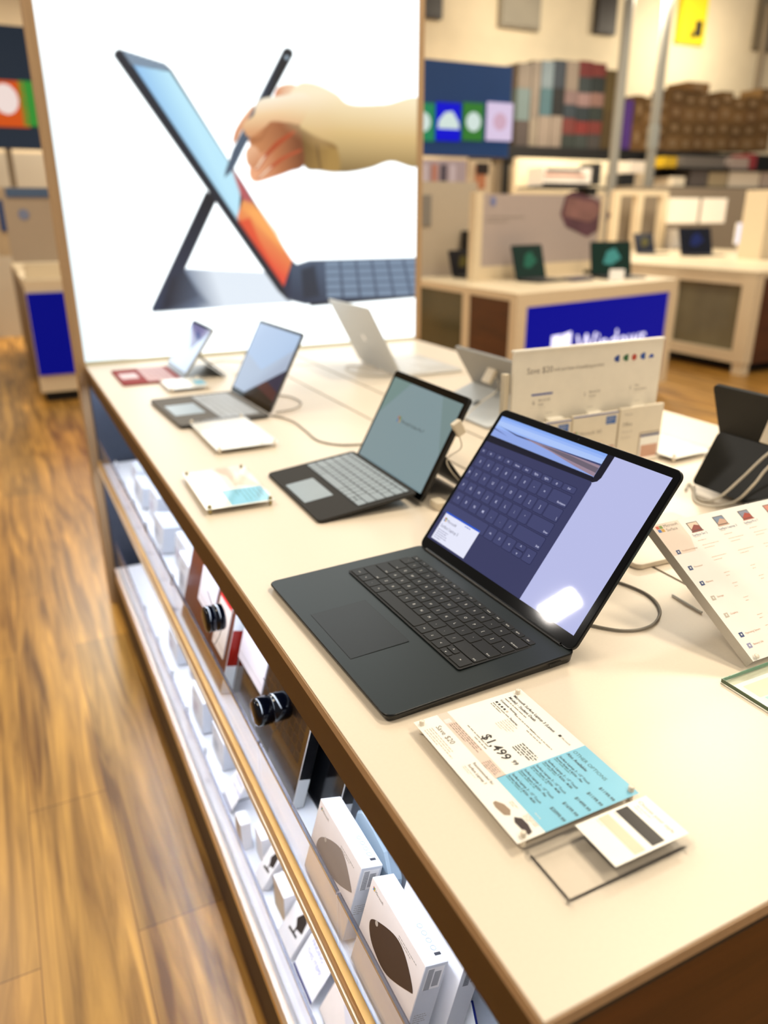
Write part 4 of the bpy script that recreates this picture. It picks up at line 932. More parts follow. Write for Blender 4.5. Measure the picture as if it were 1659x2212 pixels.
# lower shelf
ZL = -.700
def leancard(name, label, x0, x1, z0, z1, y1, w, th_, body, paint_, cat, group=None):
    a_ = math.atan2(x1-x0, z1-z0); L_ = math.hypot(x1-x0, z1-z0)
    Mx = frame((x0, y1, z0), (0, -1, 0), (math.sin(a_), 0, math.cos(a_)))
    q = MB().at(Mx); q.rbox(0, w, 0, L_, -th_, 0, body, .0008, .0002, n=1); q.at(Mx); paint_(q, w, L_)
    return tag(q.build(name), label, cat, group)
m_hblue = mat('print_help_blue', '#6a70c0', .5); m_hnavy = mat('print_deep_blue', '#1c2a78', .4)
def helpp(q, w, L_):
    q.text('NEED HELP', .010, L_-.020, .0002, .0115, m_hblue); q.text('FINDING', .010, L_-.036, .0002, .0115, m_hblue); q.text('THIS ITEM?', .010, L_-.052, .0002, .0115, m_hblue)
    q.lines(.010, L_-.062, w*.7, 2, .005, .0013, .0002, mat('print_lilac', '#a8acd8'), 5); q.rect(0, w, 0, .004, .0002, m_hnavy)
def adapt(q, w, L_):
    q.flat([(w*.40, L_*.55), (w*.62, L_*.80), (w*.85, L_*.70), (w*.90, L_*.48), (w*.60, L_*.42)], .0002, m_ink); q.rect(w*.55, w*.62, L_*.30, L_*.45, .0002, m_ink); q.flat([(w*.30, L_*.27), (w*.80, L_*.31), (w*.78, L_*.36), (w*.30, L_*.32)], .0002, m_ink)
hb = Vector((.0, 0, 0))
def foot(n_, lab, x0, x1, z0, z1, y1, w, pfun, grp):
    t_ = thing(n_, lab, 'sign', (0, 0, 0), 0, grp)
    a_ = math.atan2(x1-x0, z1-z0); L_ = math.hypot(x1-x0, z1-z0)
    Mx = frame((x0, y1, z0), (0, -1, 0), (math.sin(a_), 0, math.cos(a_)))
    q = MB().at(Mx); q.rbox(0, w, 0, L_, -.0016, 0, m_tick, .001, .0002, n=2); pfun(q, w, L_); q.build('printed_card', t_)
    q = MB(); q.tube([(x1-.004, y1-w*.5, z1-.004), (x1+.012, y1-w*.5, (z1+z0)/2), (x1+.006, y1-w*.5, ZL+.002), (x0+.01, y1-w*.5, ZL+.0028)], .0018, mat('sign_stand_grey', '#8a8f98', .3), 6, False); q.build('card_stand', t_)
foot('help_sign', 'tilted white card reading NEED HELP FINDING THIS ITEM?, nearest on the lower shelf', .029, .080, -.692, -.618, .882, .080, helpp, 'help cards on the lower shelf')
foot('help_sign', 'smaller-looking tilted white help card farther along the lower shelf', .030, .078, -.692, -.618, 1.328, .062, helpp, 'help cards on the lower shelf')
m_bside = mat('box_beige_side', '#cdb691', .5)
leancard('adapter_box', 'leaning white box with a black adapter printed on it, beside the nearest help card', .026, .078, -.690, -.615, .952, .062, .014, m_box, adapt, 'box', 'adapter boxes on the lower shelf')
leancard('adapter_box', 'leaning white box with a black adapter printed on it, next to two small white boxes', .028, .080, -.690, -.615, 1.092, .046, .014, m_box, adapt, 'box', 'adapter boxes on the lower shelf')
def plain(q, w, h, d=0): q.rect(.001, w-.001, .001, h-.001, .0002, m_bside)
stock('small_box', 'small upright white box with a tan front between the two adapter boxes', frame((.042, 1.016, -.6995), (0, -1, 0), (0.0, 0, 1)), .058, .070, .026, 'small white boxes on the lower shelf', m_box, plain)
stock('small_box', 'small upright white box touching the fence beyond the adapter boxes', frame((.024, 1.201, -.6995), (0, -1, 0), (0, 0, 1)), .040, .064, .021, 'small white boxes on the lower shelf', m_box, plain)
stock('small_box', 'small upright white box just behind the one touching the fence', frame((.049, 1.150, -.6995), (0, -1, 0), (0, 0, 1)), .044, .064, .020, 'small white boxes on the lower shelf', m_box, None)
def diam(q, w, L_): q.flat([(w*.5, L_*.15), (w*.8, L_*.5), (w*.5, L_*.85), (w*.2, L_*.5)], .0002, mat('print_mist', '#cfcbd0', .5)); q.lines(w*.1, L_*.95, w*.5, 1, .003, .001, .0002, m_grey, 3)
leancard('large_white_box', 'large leaning white box with a pale grey diamond, nearest on the lower shelf', .036, .090, -.682, -.600, .784, .190, .020, m_boxf, diam, 'box')
lowfar = [(.05, 1.50, .10, .07, .05, 'pale green-white box beyond the far help card'), (.04, 1.66, .11, .085, .05, 'white box near the middle of the lower shelf'), (.07, 1.82, .11, .06, .05, 'low white box past the middle of the lower shelf'),
          (.05, 2.00, .12, .07, .05, 'pale lilac box two thirds of the way along the lower shelf'), (.08, 2.20, .12, .05, .05, 'flat white box near the far end of the lower shelf')]
for i, (xb, y, w, h, d, lab) in enumerate(lowfar):
    def pf(q, w, h, d, i=i): q.rect(w*.2, w*.55, h*.25, h*.6, .0003, mat('pf%d' % (i % 2), '#b4bccb')); q.lines(w*.15, h*.85, w*.6, 1, .008, .003, .0003, m_grey, i)
    stock('accessory_box', lab, lean(xb, y, ZL, d, .1), w, h, d, 'pale accessory boxes on the lower shelf', m_bl, pf)
for i, (y, lab) in enumerate(((1.39, 'upright white ticket just beyond the far help card'), (1.56, 'upright white ticket by the pale green-white box'), (1.73, 'upright white ticket near the middle of the lower shelf'), (1.92, 'upright white ticket past the middle of the lower shelf'), (2.12, 'last upright ticket at the far end of the lower shelf'))):
    ticket(lab, .014, y, ZL+.0005, .075, 'price tickets on the lower shelf')
# small white card at the near end of the upper shelf
t_ = thing('shelf_card', 'pointed white card with a blue rim at the near end of the upper shelf', 'sign', tuple(P(985, 2200, x=.070)), 0)
q = MB().at(frame((0, .022, -.05), (0, -1, 0), (.35, 0, .94)) @ Matrix.Rotation(.0, 4, 'Z'))
q.prism([(.0, 0), (.045, 0), (.045, .042), (.018, .062), (0, .045)], -.0015, 0, m_hnavy); q.flat([(.0012, .001), (.0438, .001), (.0438, .041), (.018, .0600), (.0012, .0440)], .0002, m_tick); q.build('card', t_)
q = MB(); q.box(-.004, .03, -.02, .02, -.08, -.052, m_clear); q.build('card_base', t_)
# ------------------------------------------------------------------ the rest of the shop
def onf(M_, px, py):
    Mi = M_.inverted(); o_ = Mi @ CAM; d = Mi.to_3x3() @ (_F + _R2*((px-829.5)/F_PX) - _U2*((py-1106)/F_PX))
    t = -o_.z/d.z; p = o_+d*t; return (p.x, p.y)
m_fr = mat('fixture_cream', '#e4d3b4', .45); m_frd = mat('fixture_taupe', '#8b7c66', .6); m_void = mat('toe_black', '#050505', .7)  # sign posts and thin column have a darker taupe tone
m_gls = mat('cabinet_glass_dark', '#4a4a38', .12, noise=.1, nscale=2)
def blueglow(n, h, e): return mat(n, '#020204', .4, em=e, emh=h, spec=.12)
# --- counter with the blue screen
WC = thing('display_counter', 'cream display counter whose end wall is a glowing blue screen reading Windows', 'counter', (2.74, 4.105, -.9), 0)
def zz(M_): return Matrix.Translation((-2.74, -4.105, .9)) @ M_
FT = frame((2.74, 4.105, 0), (1.82, .412, 0), (0, 0, 1)); LT = frame((2.74, 5.6, 0), (0, -1, 0), (0, 0, 1))
Lf = 1.866
q = MB().at(zz(Matrix.Identity(4))); q.prism([(2.74, 4.105), (4.56, 4.517), (4.56, 5.62), (2.74, 5.62)], -.05, 0, m_fr); q.build('worktop', WC)
q = MB().at(zz(FT)); q.box(0, .10, -.80, -.0501, -.06, 0, m_fr); q.box(Lf-.10, Lf, -.80, -.0501, -.06, 0, m_fr); q.box(.10, Lf-.10, -.80, -.72, -.06, 0, m_fr); q.box(.10, Lf-.10, -.09, -.0501, -.06, 0, m_fr)
q.at(zz(LT)); q.box(0, .07, -.80, -.0501, -.06, 0, m_fr); q.box(.84, .93, -.80, -.0501, -.06, 0, m_fr); q.box(.07, .84, -.80, -.74, -.06, 0, m_fr); q.box(.93, 1.43, -.80, -.76, -.06, 0, m_fr); q.build('frame', WC)
q = MB().at(zz(LT)); q.box(.93, 1.43, -.76, -.0501, -.05, -.01, m_walnut); q.build('wood_panel', WC)
q = MB().at(zz(LT)); q.box(.07, .84, -.74, -.0501, -.05, -.02, m_gls); q.build('glass_door', WC)
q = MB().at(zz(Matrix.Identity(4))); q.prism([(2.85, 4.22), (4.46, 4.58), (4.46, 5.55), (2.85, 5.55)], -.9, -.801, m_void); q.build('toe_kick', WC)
sp = [onf(FT, *a) for a in ((1190, 725), (1247, 715), (1258, 745), (1435, 735))]
q = MB().at(zz(FT)); q.box(.10, Lf-.10, -.72, -.09, -.05, -.012, blueglow('screen_royal_blue', '#000a96', .9))
lx, ly = onf(FT, 1195, 726)
mwl = blueglow('screen_white', '#f0e8ff', 1.6)
for i in (0, 1):
    for j in (0, 1): q.flat([(lx+i*.11, ly-.20+j*.11-.01*(1-i)), (lx+.10+i*.11, ly-.21+j*.11+.01*i), (lx+.10+i*.11, ly-.11+j*.11+.012*i), (lx+i*.11, ly-.11+j*.11-.002)], -.011, mwl)
q.text('Windows', lx+.27, ly-.185, -.011, .24, mwl, sx=.92); q.build('screen', WC)
# --- partition on it
PT = thing('partition_panel', 'grey printed partition with a purple tablet picture, standing on the Windows counter', 'panel', (2.9, 5.0, 0), 0)
PM = frame((2.9, 5.05, 0), (1.82, .412, 0), (0, 0, 1)); zp = Matrix.Translation((-2.9, -5.0, 0))
x0, z1 = onf(PM, 1043, 418); x1, _ = onf(PM, 1335, 415); x1 = min(x1, 1.62)
q = MB().at(zp @ PM); q.box(x0, x1, .10, z1, -.04, 0, mat('panel_greige', '#b3a5a0', .6)); q.build('board', PT)
q = MB().at(zp @ PM); q.box(x0-.08, x0-.0005, .0005, z1+.01, -.05, .01, m_fr); q.box(x1+.0005, x1+.08, .0005, z1+.01, -.05, .01, m_fr); q.box(x0, x1, .0005, .0995, -.045, .005, m_fr); q.build('frame', PT)
q = MB().at(zp @ PM)
q.flat([onf(PM, *a) for a in ((1222, 420), (1240, 412), (1290, 432), (1316, 462), (1300, 492), (1268, 512), (1222, 490), (1210, 462))], .003, mat('print_plum', '#5e3c48', .5, noise=.3, nscale=6))
q.flat([onf(PM, *a) for a in ((1225, 425), (1285, 436), (1305, 462), (1270, 480), (1216, 466))], .005, mat('print_mauve', '#8c6460', .5, noise=.2, nscale=8))
q.flat([onf(PM, *a) for a in ((1300, 440), (1318, 465), (1300, 492), (1290, 470))], .006, mat('print_dusk', '#3c3450', .5))
cxy = onf(PM, 1065, 435); q.at(zp @ PM @ Matrix.Translation((cxy[0], cxy[1], .003))); q.lathe([(0, 0), (.035, 0)], mat('print_steelblue', '#7c84b0'), 14)
q.at(zp @ PM); q.lines(x0+.05, z1-.16, .5, 2, .03, .008, .003, m_grey, 3); q.build('print', PT)
# small devices
def mini(name, label, x, y, rz, w=.33, h=.22, ang=1.9, scr='#123a2a', body='#15161a', e=.6, blob=None, cat='laptop', z=.0005, grp=None):
    t_ = thing(name, label, cat, (x, y, z), rz, grp)
    mb_ = mat('mini'+body[1:], body, .4)
    q = MB(); q.rbox(-w/2, w/2, -.22, 0, 0, .014, mb_, .01, .001); q.rect(-w*.4, w*.4, -.12, -.02, .0143, mat('mini_keys', '#3a3c40')); q.build('base', t_)
    M_ = frame((-w/2, 0, .014), (1, 0, 0), (0, math.cos(PI-ang), math.sin(ang)))
    q = MB().at(M_); q.prism(rr(0, w, 0, h, .01, 3), -.008, -.001, mb_, .001); l_ = q.build('lid', t_)
    q = MB().at(M_); q.rect(.008, w-.008, .012, h-.008, .0, mat('ms'+scr[1:]+str(e), '#08090a', .15, em=e, emh=scr, noise=.3, nscale=6))
    if blob: q.flat([(w*.3, h*.35), (w*.5, h*.3), (w*.75, h*.5), (w*.6, h*.8), (w*.4, h*.7)], .0006, mat('mb'+blob[1:], '#08090a', .15, em=e, emh=blob))
    q.build('display', l_)
    return t_
p = P(1140, 606, z=.0); mini('laptop', 'dark laptop with a green picture on screen, left one on the Windows counter', p.x+.05, p.y+.02, .25, .36, .25, 1.85, '#0f3524', blob='#2c7a58')
p = P(1320, 598, z=.0); mini('laptop', 'dark laptop with a green picture and a white tag, right one on the Windows counter', p.x+.0, p.y+.0, -.2, .36, .26, 1.8, '#0f3524', blob='#58b0a0')
p = P(940, 575, z=0); mini('laptop', 'small dark laptop at the left end of the Windows counter, beside the light box', 3.20, 5.47, .3, .30, .2, 1.85, '#14181c', blob='#6a5a20', e=.5)
def pbox(name, label, cat, px0, py0, px1, py1, y, dep, m_, grp=None, kind=None, ground=False, top=False, extra=None):
    a = P(px0, py1, y=y); c = P(px1, py0, y=y); pm = (px0+px1)/2; c.z = P(pm, py0, y=y).z; z0 = -.9 if ground else P(pm, py1, y=y).z
    q = MB(); q.box(min(a.x, c.x), max(a.x, c.x), y, y+dep, z0, c.z, m_)
    if extra: extra(q, min(a.x, c.x), max(a.x, c.x), z0, c.z, y)
    return tag(q.build(name), label, cat, grp, kind)
m_spk = mat('speaker_black', '#121214', .5)
def onz(name, label, cat, px, py, w, d, h, m_, z=.0005, grp=None, rz=0, extra=None):
    p = P(px, py, z=z); q = MB(); q.rbox(-w/2, w/2, 0, d, 0, h, m_, .01, .002)
    if extra: extra(q, w, d, h)
    o_ = q.build(name, None, (p.x, p.y, z)); o_.rotation_euler = (0, 0, rz); return tag(o_, label, cat, grp)
onz('speaker', 'slim tall black speaker at the left end of the Windows counter', 'speaker', 1012, 590, .06, .10, .34, m_spk)
onz('product_box', 'white carton on the Windows counter between the two green-screened laptops', 'box', 1205, 585, .22, .14, .17, m_white)
onz('product_box', 'short white carton beside the right green-screened laptop', 'box', 1248, 578, .16, .14, .10, m_bl)
onz('product_tray', 'flat navy blue tray at the front of the Windows counter', 'tray', 1262, 606, .24, .13, .02, mat('tray_navy', '#1a2050', .4), rz=.22)
onz('wireless_mouse', 'small black mouse lying beside the navy tray', 'mouse', 1283, 592, .07, .10, .03, m_black)
onz('price_tag', 'small white tag leaning on the right green-screened laptop', 'price tag', 1332, 606, .12, .015, .08, m_tick, rz=-.3)
# white cabinet wall left of the partition
def cab(q, a, c, z0, z1, y): q.box(a+.10, a+.30, y-.012, y-.001, .38, .62, mat('cab_grey', '#8d8880')); 
pbox('display_cabinet', 'greige cabinet back wall standing behind the small dark laptop, beside the light box', 'cabinet', 860, 392, 1032, 600, 5.90, .12, mat('cab_greige', '#c6b9a4', .6), ground=True, extra=cab)
pbox('poster', 'poster of a dark-haired face above the greige cabinet', 'poster', 1012, 345, 1062, 400, 6.9, .03, mat('poster_cream', '#e2ceb0', .6), extra=lambda q, a, c, z0, z1, y: (q.box(a+.07, a+.19, y-.008, y-.001, z1-.26, z1-.05, mat('poster_skin', '#c8845e')), q.box(a+.08, a+.22, y-.014, y-.009, z1-.13, z1-.03, mat('poster_hair', '#2a1c18'))), ground=True)
pbox('poster', 'small lilac poster of packaging, left of the dark-haired face', 'poster', 880, 345, 1008, 392, 6.9, .03, mat('poster_lilac', '#b8aab8', .6), ground=True, extra=lambda q, a, c, z0, z1, y: [q.box(a+.06+k*.1, a+.12+k*.1, y-.006, y-.001, z1-.19, z1-.04, mat('pl%d' % (k % 3), ('#4a4458', '#d8cfe0', '#c88a7a')[k % 3])) for k in range(5)])
# --- blue header sign with coloured tiles
HS = thing('header_sign', 'tall blue shop sign with green, blue and white glowing tiles, right of the light box', 'sign', (3.5, 7.0, -.9), 0)
a = P(860, 335, y=7.0); c = P(1108, 145, y=7.0)
m_nb = mat('sign_navy', '#0a4184', .5, noise=.05, nscale=2)
q = MB().at(Matrix.Translation((-3.5, -7.0, .9))); q.box(a.x, c.x, 7.0, 7.12, 1.0, 1.80, m_nb); q.build('header_board', HS)
q = MB().at(Matrix.Translation((-3.5, -7.0, .9))); q.box(c.x-.10, c.x-.04, 7.04, 7.10, -.9, .999, m_frd); q.build('sign_post', HS)
q = MB().at(Matrix.Translation((-3.5, -7.0, .9))); q.box(a.x+.05, a.x+.11, 7.04, 7.10, -.9, .999, m_frd); q.build('sign_post', HS)
for i, (x0p, x1p, h, shape) in enumerate(((885, 938, '#2c8c5c', 0), (941, 994, '#1414d8', 1), (998, 1044, '#3c8034', 2), (1049, 1107, '#e6d2ee', 3))):
    u = P(x0p, 303, y=7.0); v = P(x1p, 224, y=7.0); q = MB().at(Matrix.Translation((-3.5, -7.0, .9)))
    q.box(u.x, v.x, 6.985, 6.999, u.z, v.z, blueglow('tile%d' % i, h, .9)); cx, cz = (u.x+v.x)/2, (u.z+v.z)/2; mw = blueglow('tile_white', '#d8e8e0', .95)
    if shape in (0, 2): q.prism([(cx+.085*math.cos(k*PI/6), 0) for k in range(1)]+[(0, 0)], 0, 0, mw) if False else q.poly([(cx+.085*math.cos(k*PI/6), 6.983, cz+.085*math.sin(k*PI/6)) for k in range(12)], mw)
    elif shape == 1: q.poly([(cx-.12, 6.983, cz-.06), (cx+.12, 6.983, cz-.06), (cx+.11, 6.983, cz+.0), (cx+.04, 6.983, cz+.09), (cx-.04, 6.983, cz+.08), (cx-.11, 6.983, cz+.01)], mw)
    else: q.poly([(cx+.08*math.cos(k*PI/6), 6.983, cz+.08*math.sin(k*PI/6)) for k in range(12)], blueglow('tile_pink', '#e6bcd0', .8))
    q.build('glowing_tile', HS)
# --- right-hand counter
RC = thing('display_counter', 'cream demo counter with a glass-fronted cabinet and dark wood end, at the right edge', 'counter', (5.7, 4.72, -.9), 0)
T0 = Matrix.Translation((-5.7, -4.72, .9))
q = MB().at(T0); q.box(5.7, 9.2, 4.72, 8.4, -.05, 0, mat('counter_bright', '#d4c4a6', .4)); q.build('worktop', RC)
q = MB().at(T0)
for y0, y1 in ((4.72, 4.86), (5.62, 5.72), (6.9, 7.0), (8.3, 8.4)): q.box(5.7, 5.8, y0, y1, -.80, -.0501, m_fr)
q.box(5.705, 5.79, 4.86, 8.3, -.80, -.70, m_fr); q.box(5.705, 5.79, 4.86, 8.3, -.12, -.0501, m_fr); q.box(5.71, 5.80, 4.73, 4.84, -.9, -.80, m_fr); q.build('frame', RC)
q = MB().at(T0); q.box(5.75, 5.77, 4.861, 5.619, -.699, -.121, mat('cabinet_glass', '#75705a', .1, noise=.15, nscale=3)); q.build('glass_door', RC)
q = MB().at(T0); q.box(5.75, 5.77, 5.721, 6.899, -.699, -.121, mat('cabinet_glass', '#75705a')); q.build('glass_door', RC)
q = MB().at(T0); q.box(5.82, 9.1, 4.73, 4.78, -.80, -.0501, m_walnut); q.build('wood_panel', RC)
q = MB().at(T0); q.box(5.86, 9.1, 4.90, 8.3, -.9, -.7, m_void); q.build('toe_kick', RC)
p = P(1395, 548, z=0); mini('laptop', 'dark laptop with a yellowish picture, at the left end of the right-hand counter', p.x, p.y, .1, .36, .24, 1.9, '#1c2238', blob='#8c7a20', e=.5)
p = P(1505, 552, z=0); mini('laptop', 'larger dark laptop with a deep blue picture on the right-hand counter', p.x, p.y, -.15, .46, .32, 1.9, '#0a0e20', blob='#1c2c6a', e=.6)
onz('monitor_box', 'white rounded box on the right-hand counter between the two dark laptops', 'box', 1462, 538, .24, .12, .26, m_white)
onz('product_box', 'white carton standing above the yellowish-screened laptop', 'box', 1425, 534, .30, .2, .34, mat('carton_bright', '#f6ead6', .5))
GL = thing('glowing_screen', 'small bright white and blue glowing screen on the right-hand counter', 'monitor', tuple(P(1612, 545, z=0)+Vector((0, 0, .0006))), 0)
q = MB(); q.box(-.22, .22, 0, .04, .10, .36, m_white); q.box(-.08, .08, -.05, .09, 0, .10, m_white); q.build('casing', GL)
q = MB(); q.box(-.21, .21, -.008, -.001, .11, .35, blueglow('scr_wh', '#dce0ff', 1.3)); q.box(.02, .19, -.014, -.009, .21, .35, blueglow('scr_bl', '#2418f0', 1.3)); q.build('display', GL)
pbox('column_cladding', 'cream square column rising from the right-hand counter at the frame edge', 'column', 1640, 410, 1720, 560, 6.0, .3, mat('column_cream', '#e2d2b6', .5))
def twin(q, a, c, z0, z1, y): q.box((a+c)/2-.03, (a+c)/2+.03, y+.02, y+.06, .0005, z0, m_grey); q.box((a+c)/2-.2, (a+c)/2+.2, y-.05, y+.15, .0005, .02, m_grey); q.box((a+c)/2-.02, (a+c)/2+.02, y-.01, y-.001, z0, z1, m_grey)
pbox('monitor', 'pair of bright white screens above the right-hand counter', 'monitor', 1448, 428, 1572, 482, 8.2, .08, mat('monitor_white', '#f4ead8', .4, em=.25), extra=twin)
pbox('fixture_wall', 'grey fixture back panel behind the right-hand counter', 'panel', 1325, 405, 1660, 545, 8.8, .1, mat('back_greige', '#8f8270', .6), ground=True)
DF = thing('rack_fixture', 'cream open frame with three uprights, right of the printed partition', 'fixture', (0, 0, 0), 0)
a, c = P(1328, 422, y=8.5), P(1446, 412, y=8.5); q = MB(); q.box(a.x, c.x, 8.5, 8.58, a.z+.0005, c.z, m_fr); q.build('top_rail', DF)
for x in (1328, 1378, 1432): u = P(x, 422, y=8.5); q = MB(); q.box(u.x, P(x+14, 422, y=8.5).x, 8.5, 8.58, -.9, a.z, m_fr); q.build('upright', DF)
# --- steel columns
m_col = mat('steel_grey', '#9a9a94', .4, .3)
for k, (px, yb) in enumerate(((1340, 9.2), (1422, 9.2))):
    p = P(px, 200, y=yb); q = MB(); q.cyl((0, 0, -.9), (0, 0, 4.4), .07, m_col, 20)
    if k: q.cyl((0, 0, 1.35), (0, 0, 1.65), .085, mat('steel_clamp', '#a8aca8', .3, .5), 20)
    q.lathe([(.12, -.9), (.12, -.86), (.075, -.85)], m_col, 20)
    tag(q.build('steel_column', None, (p.x, p.y, 0)), ('grey steel column just right of the purple carton gap, left of the pair', 'grey steel column with a clamp collar, right of the pair')[k], 'column', 'grey steel columns')
p = P(1632, 200, y=12.75); q = MB(); q.cyl((0, 0, -.9), (0, 0, 4.4), .06, m_frd, 16); tag(q.build('steel_column', None, (p.x, p.y, 0)), 'thin brownish column against the back wall at the right edge', 'column')
# --- posters high on the back wall
for (a_, b_, c_, d_, h, lab) in ((895, -60, 958, 38, '#3a3532', 'dark grey framed panel high on the wall next to the light box'), (1080, -60, 1174, 61, '#a09888', 'large grey framed panel high on the back wall'),
                           (1285, -60, 1342, 74, '#2c221a', 'black framed panel high on the wall behind the steel columns'), (1462, -60, 1540, 96, '#f6dc20', 'bright yellow framed panel high on the back wall'), (1628, -60, 1720, 112, '#7c705c', 'brownish grey panel high on the wall at the right edge')):
    def pat(q, a, c, z0, z1, y, h=h):
        if h == '#f6dc20': q.box(c-.30, c-.12, y-.03, y-.021, z0+.12, z0+.40, m_ink); q.box(c-.42, c-.31, y-.03, y-.021, z0+.08, z0+.22, mat('print_olive', '#8a7a18'))
        q.box(a+.03, c-.03, y-.02, y-.001, z0+.03, z1-.03, mat('pp'+h[1:], h, .5, noise=.08, nscale=2))
    pbox('framed_panel', lab, 'picture', a_, b_, c_, d_, 12.9, .09, mat('pf'+h[1:], h, .5), extra=pat)
# --- stock rack along the back wall
RK = thing('stock_rack', 'long black-beamed stock rack loaded with cartons along the back wall', 'rack', (8, 11.4, -.9), 0)
Tr = Matrix.Translation((-8, -11.4, .9)); zb = P(1300, 322, y=11.4).z
q = MB().at(Tr); q.box(7.6, 17, 11.4, 12.5, zb-.22, zb, mat('beam_black', '#0c0b0c', .5)); q.build('beam', RK)
for x in (7.65, 10.6, 13.6, 16.6):
    q = MB().at(Tr); q.box(x, x+.10, 11.45, 11.55, -.9, zb-.2201, m_void); q.build('upright', RK)
cols = {'w': '#c9b8a4', 'r': '#a03430', 'k': '#16181c', 't': '#7fa8b4', 'b': '#3c5a78', 'g': '#5a6a66', 'y': '#8c8438', 'd': '#2c3436'}
wpx = (P(1400, 300, y=11.4).x-P(1300, 300, y=11.4).x)/100; 
def xat(px): return P(px, 300, y=11.4).x
def cart(px0, px1, py0, py1, h, lab, grp, name='carton', lbl=True, y=11.42, dep=.5):
    zt = P((px0+px1)/2, py0, y=y).z; zb_ = P((px0+px1)/2, py1, y=y).z
    a, c = P(px0, 300, y=y).x, P(px1, 300, y=y).x; zb_ = max(zb_, zb)
    q = MB(); q.box(a+.004, c-.004, y, y+dep, zb_+.002, zt-.002, mat('carton'+h[1:], h, .7, noise=.08, nscale=3))
    if lbl: w_ = c-a; q.rect(0, 0, 0, 0, 0, m_white) if False else q.poly([(a+w_*.3, y-.004, zb_+(zt-zb_)*.3), (a+w_*.72, y-.004, zb_+(zt-zb_)*.3), (a+w_*.72, y-.004, zb_+(zt-zb_)*.68), (a+w_*.3, y-.004, zb_+(zt-zb_)*.68)], mat('carton_label', '#8f7452', .6))
    return tag(q.build(name), lab, 'box', grp)
base = 322
G1 = 'mixed retail boxes on the left of the stock rack'
seq = [(1112, 1140, [(260, 322, '#423937'), (190, 260, '#607173'), (135, 190, '#73695f')]), (1141, 1160, [(255, 322, '#7d7366'), (130, 255, '#73695f')]), (1161, 1187, [(250, 322, '#7c7066'), (190, 250, '#39565f'), (130, 190, '#616e76')]),
       (1188, 1212, [(250, 322, '#7c7066'), (190, 250, '#090b0d'), (128, 190, '#252d37')]), (1213, 1240, [(290, 322, '#232b28'), (255, 290, '#5c2723'), (225, 255, '#232d35'), (195, 225, '#695655'), (130, 195, '#71665c')]),
       (1241, 1268, [(290, 322, '#2d3432'), (262, 290, '#69201d'), (230, 262, '#1b252a'), (200, 230, '#78605f'), (165, 200, '#252d2f'), (130, 165, '#571d1d')]),
       (1269, 1297, [(290, 322, '#383432'), (262, 290, '#642722'), (230, 262, '#222a27'), (200, 230, '#73564f'), (165, 200, '#1b2222'), (135, 165, '#5f2522')]),
       (1298, 1330, [(240, 322, '#423316'), (150, 240, '#4a3c1b')])]
names = ['leftmost', 'second', 'third', 'fourth', 'fifth', 'sixth', 'seventh', 'last']
lv = ['bottom', 'second-level', 'third-level', 'fourth-level', 'fifth-level', 'top']
def cname(h):
    r, g, b = [int(h[i:i+2], 16) for i in (1, 3, 5)]
    if max(r, g, b) < 75: return 'dark'
    if r > g*1.6: return 'red'
    if b > r*1.1: return 'blue-grey'
    if r > b*1.7: return 'brown'
    return 'pale'
for i, (a, c, st) in enumerate(seq):
    for j, (t0, t1, h) in enumerate(st):
        cart(a, c, t0, t1 if j else base, h, '%s retail box, %s of the %s stack from the left on the rack' % (cname(h), lv[j] if j < len(st)-1 else 'top', names[i]), G1, 'retail_box', False)
cart(1346, 1362, 215, 322, '#4a2a78', 'narrow purple box between the two steel columns on the rack', None, 'retail_box', False)
G2 = 'brown shipping cartons on the right of the stock rack'
ords = ['first', 'second', 'third', 'fourth', 'fifth', 'sixth', 'seventh', 'eighth', 'ninth', 'tenth', 'eleventh']
xs = [1364, 1384, 1408, 1438, 1468, 1494, 1520, 1546, 1572, 1600, 1630, 1662]
tops = [205, 210, 212, 190, 200, 202, 206, 196, 210, 208, 190]
tones = ['#6c4c24', '#5e4218', '#745428', '#684a1e', '#7a5a30', '#62461c']
k_ = 0
for i in range(11):
    n_ = 4 if i not in (0,) else 2; t = tops[i]; hgt = (326-t)/n_
    for j in range(n_):
        cart(xs[i], xs[i+1], 326-hgt*(j+1), 326-hgt*j, tones[k_ % 6], 'brown carton, %s of the %s stack right of the purple box' % (['bottom', 'second', 'third', 'top'][j] if n_ == 4 else ['bottom', 'top'][j], ords[i]), G2); k_ += 1
cart(1470, 1518, 176, 198, '#7a5626', 'lone wide carton lying on top of the carton stacks', None)
# --- bright wall bay and clutter below the rack
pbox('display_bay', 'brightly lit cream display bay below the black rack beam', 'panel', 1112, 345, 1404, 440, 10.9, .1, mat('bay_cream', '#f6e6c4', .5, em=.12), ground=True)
def prn(q, a, c, z0, z1, y): q.box(a+.05, c-.2, y-.01, y-.001, z1-.06, z1-.02, m_ink); q.box(a, c, y-.01, y-.001, z0, z0+.04, m_ink); q.box(a+.02, c-.1, y-.012, y-.002, z0+.13, z0+.16, mat('strip_rose', '#d89a80'))
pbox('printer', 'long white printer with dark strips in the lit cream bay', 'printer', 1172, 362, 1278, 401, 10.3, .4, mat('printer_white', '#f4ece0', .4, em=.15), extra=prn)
pbox('bay_shelf', 'dark shelf carrying the printer in the lit cream bay', 'shelf', 1160, 403.5, 1400, 408, 10.3, .55, m_void)
pbox('bay_support', 'dark support under the printer shelf', 'support', 1270, 408.5, 1290, 440, 10.3, .3, m_void, ground=True)
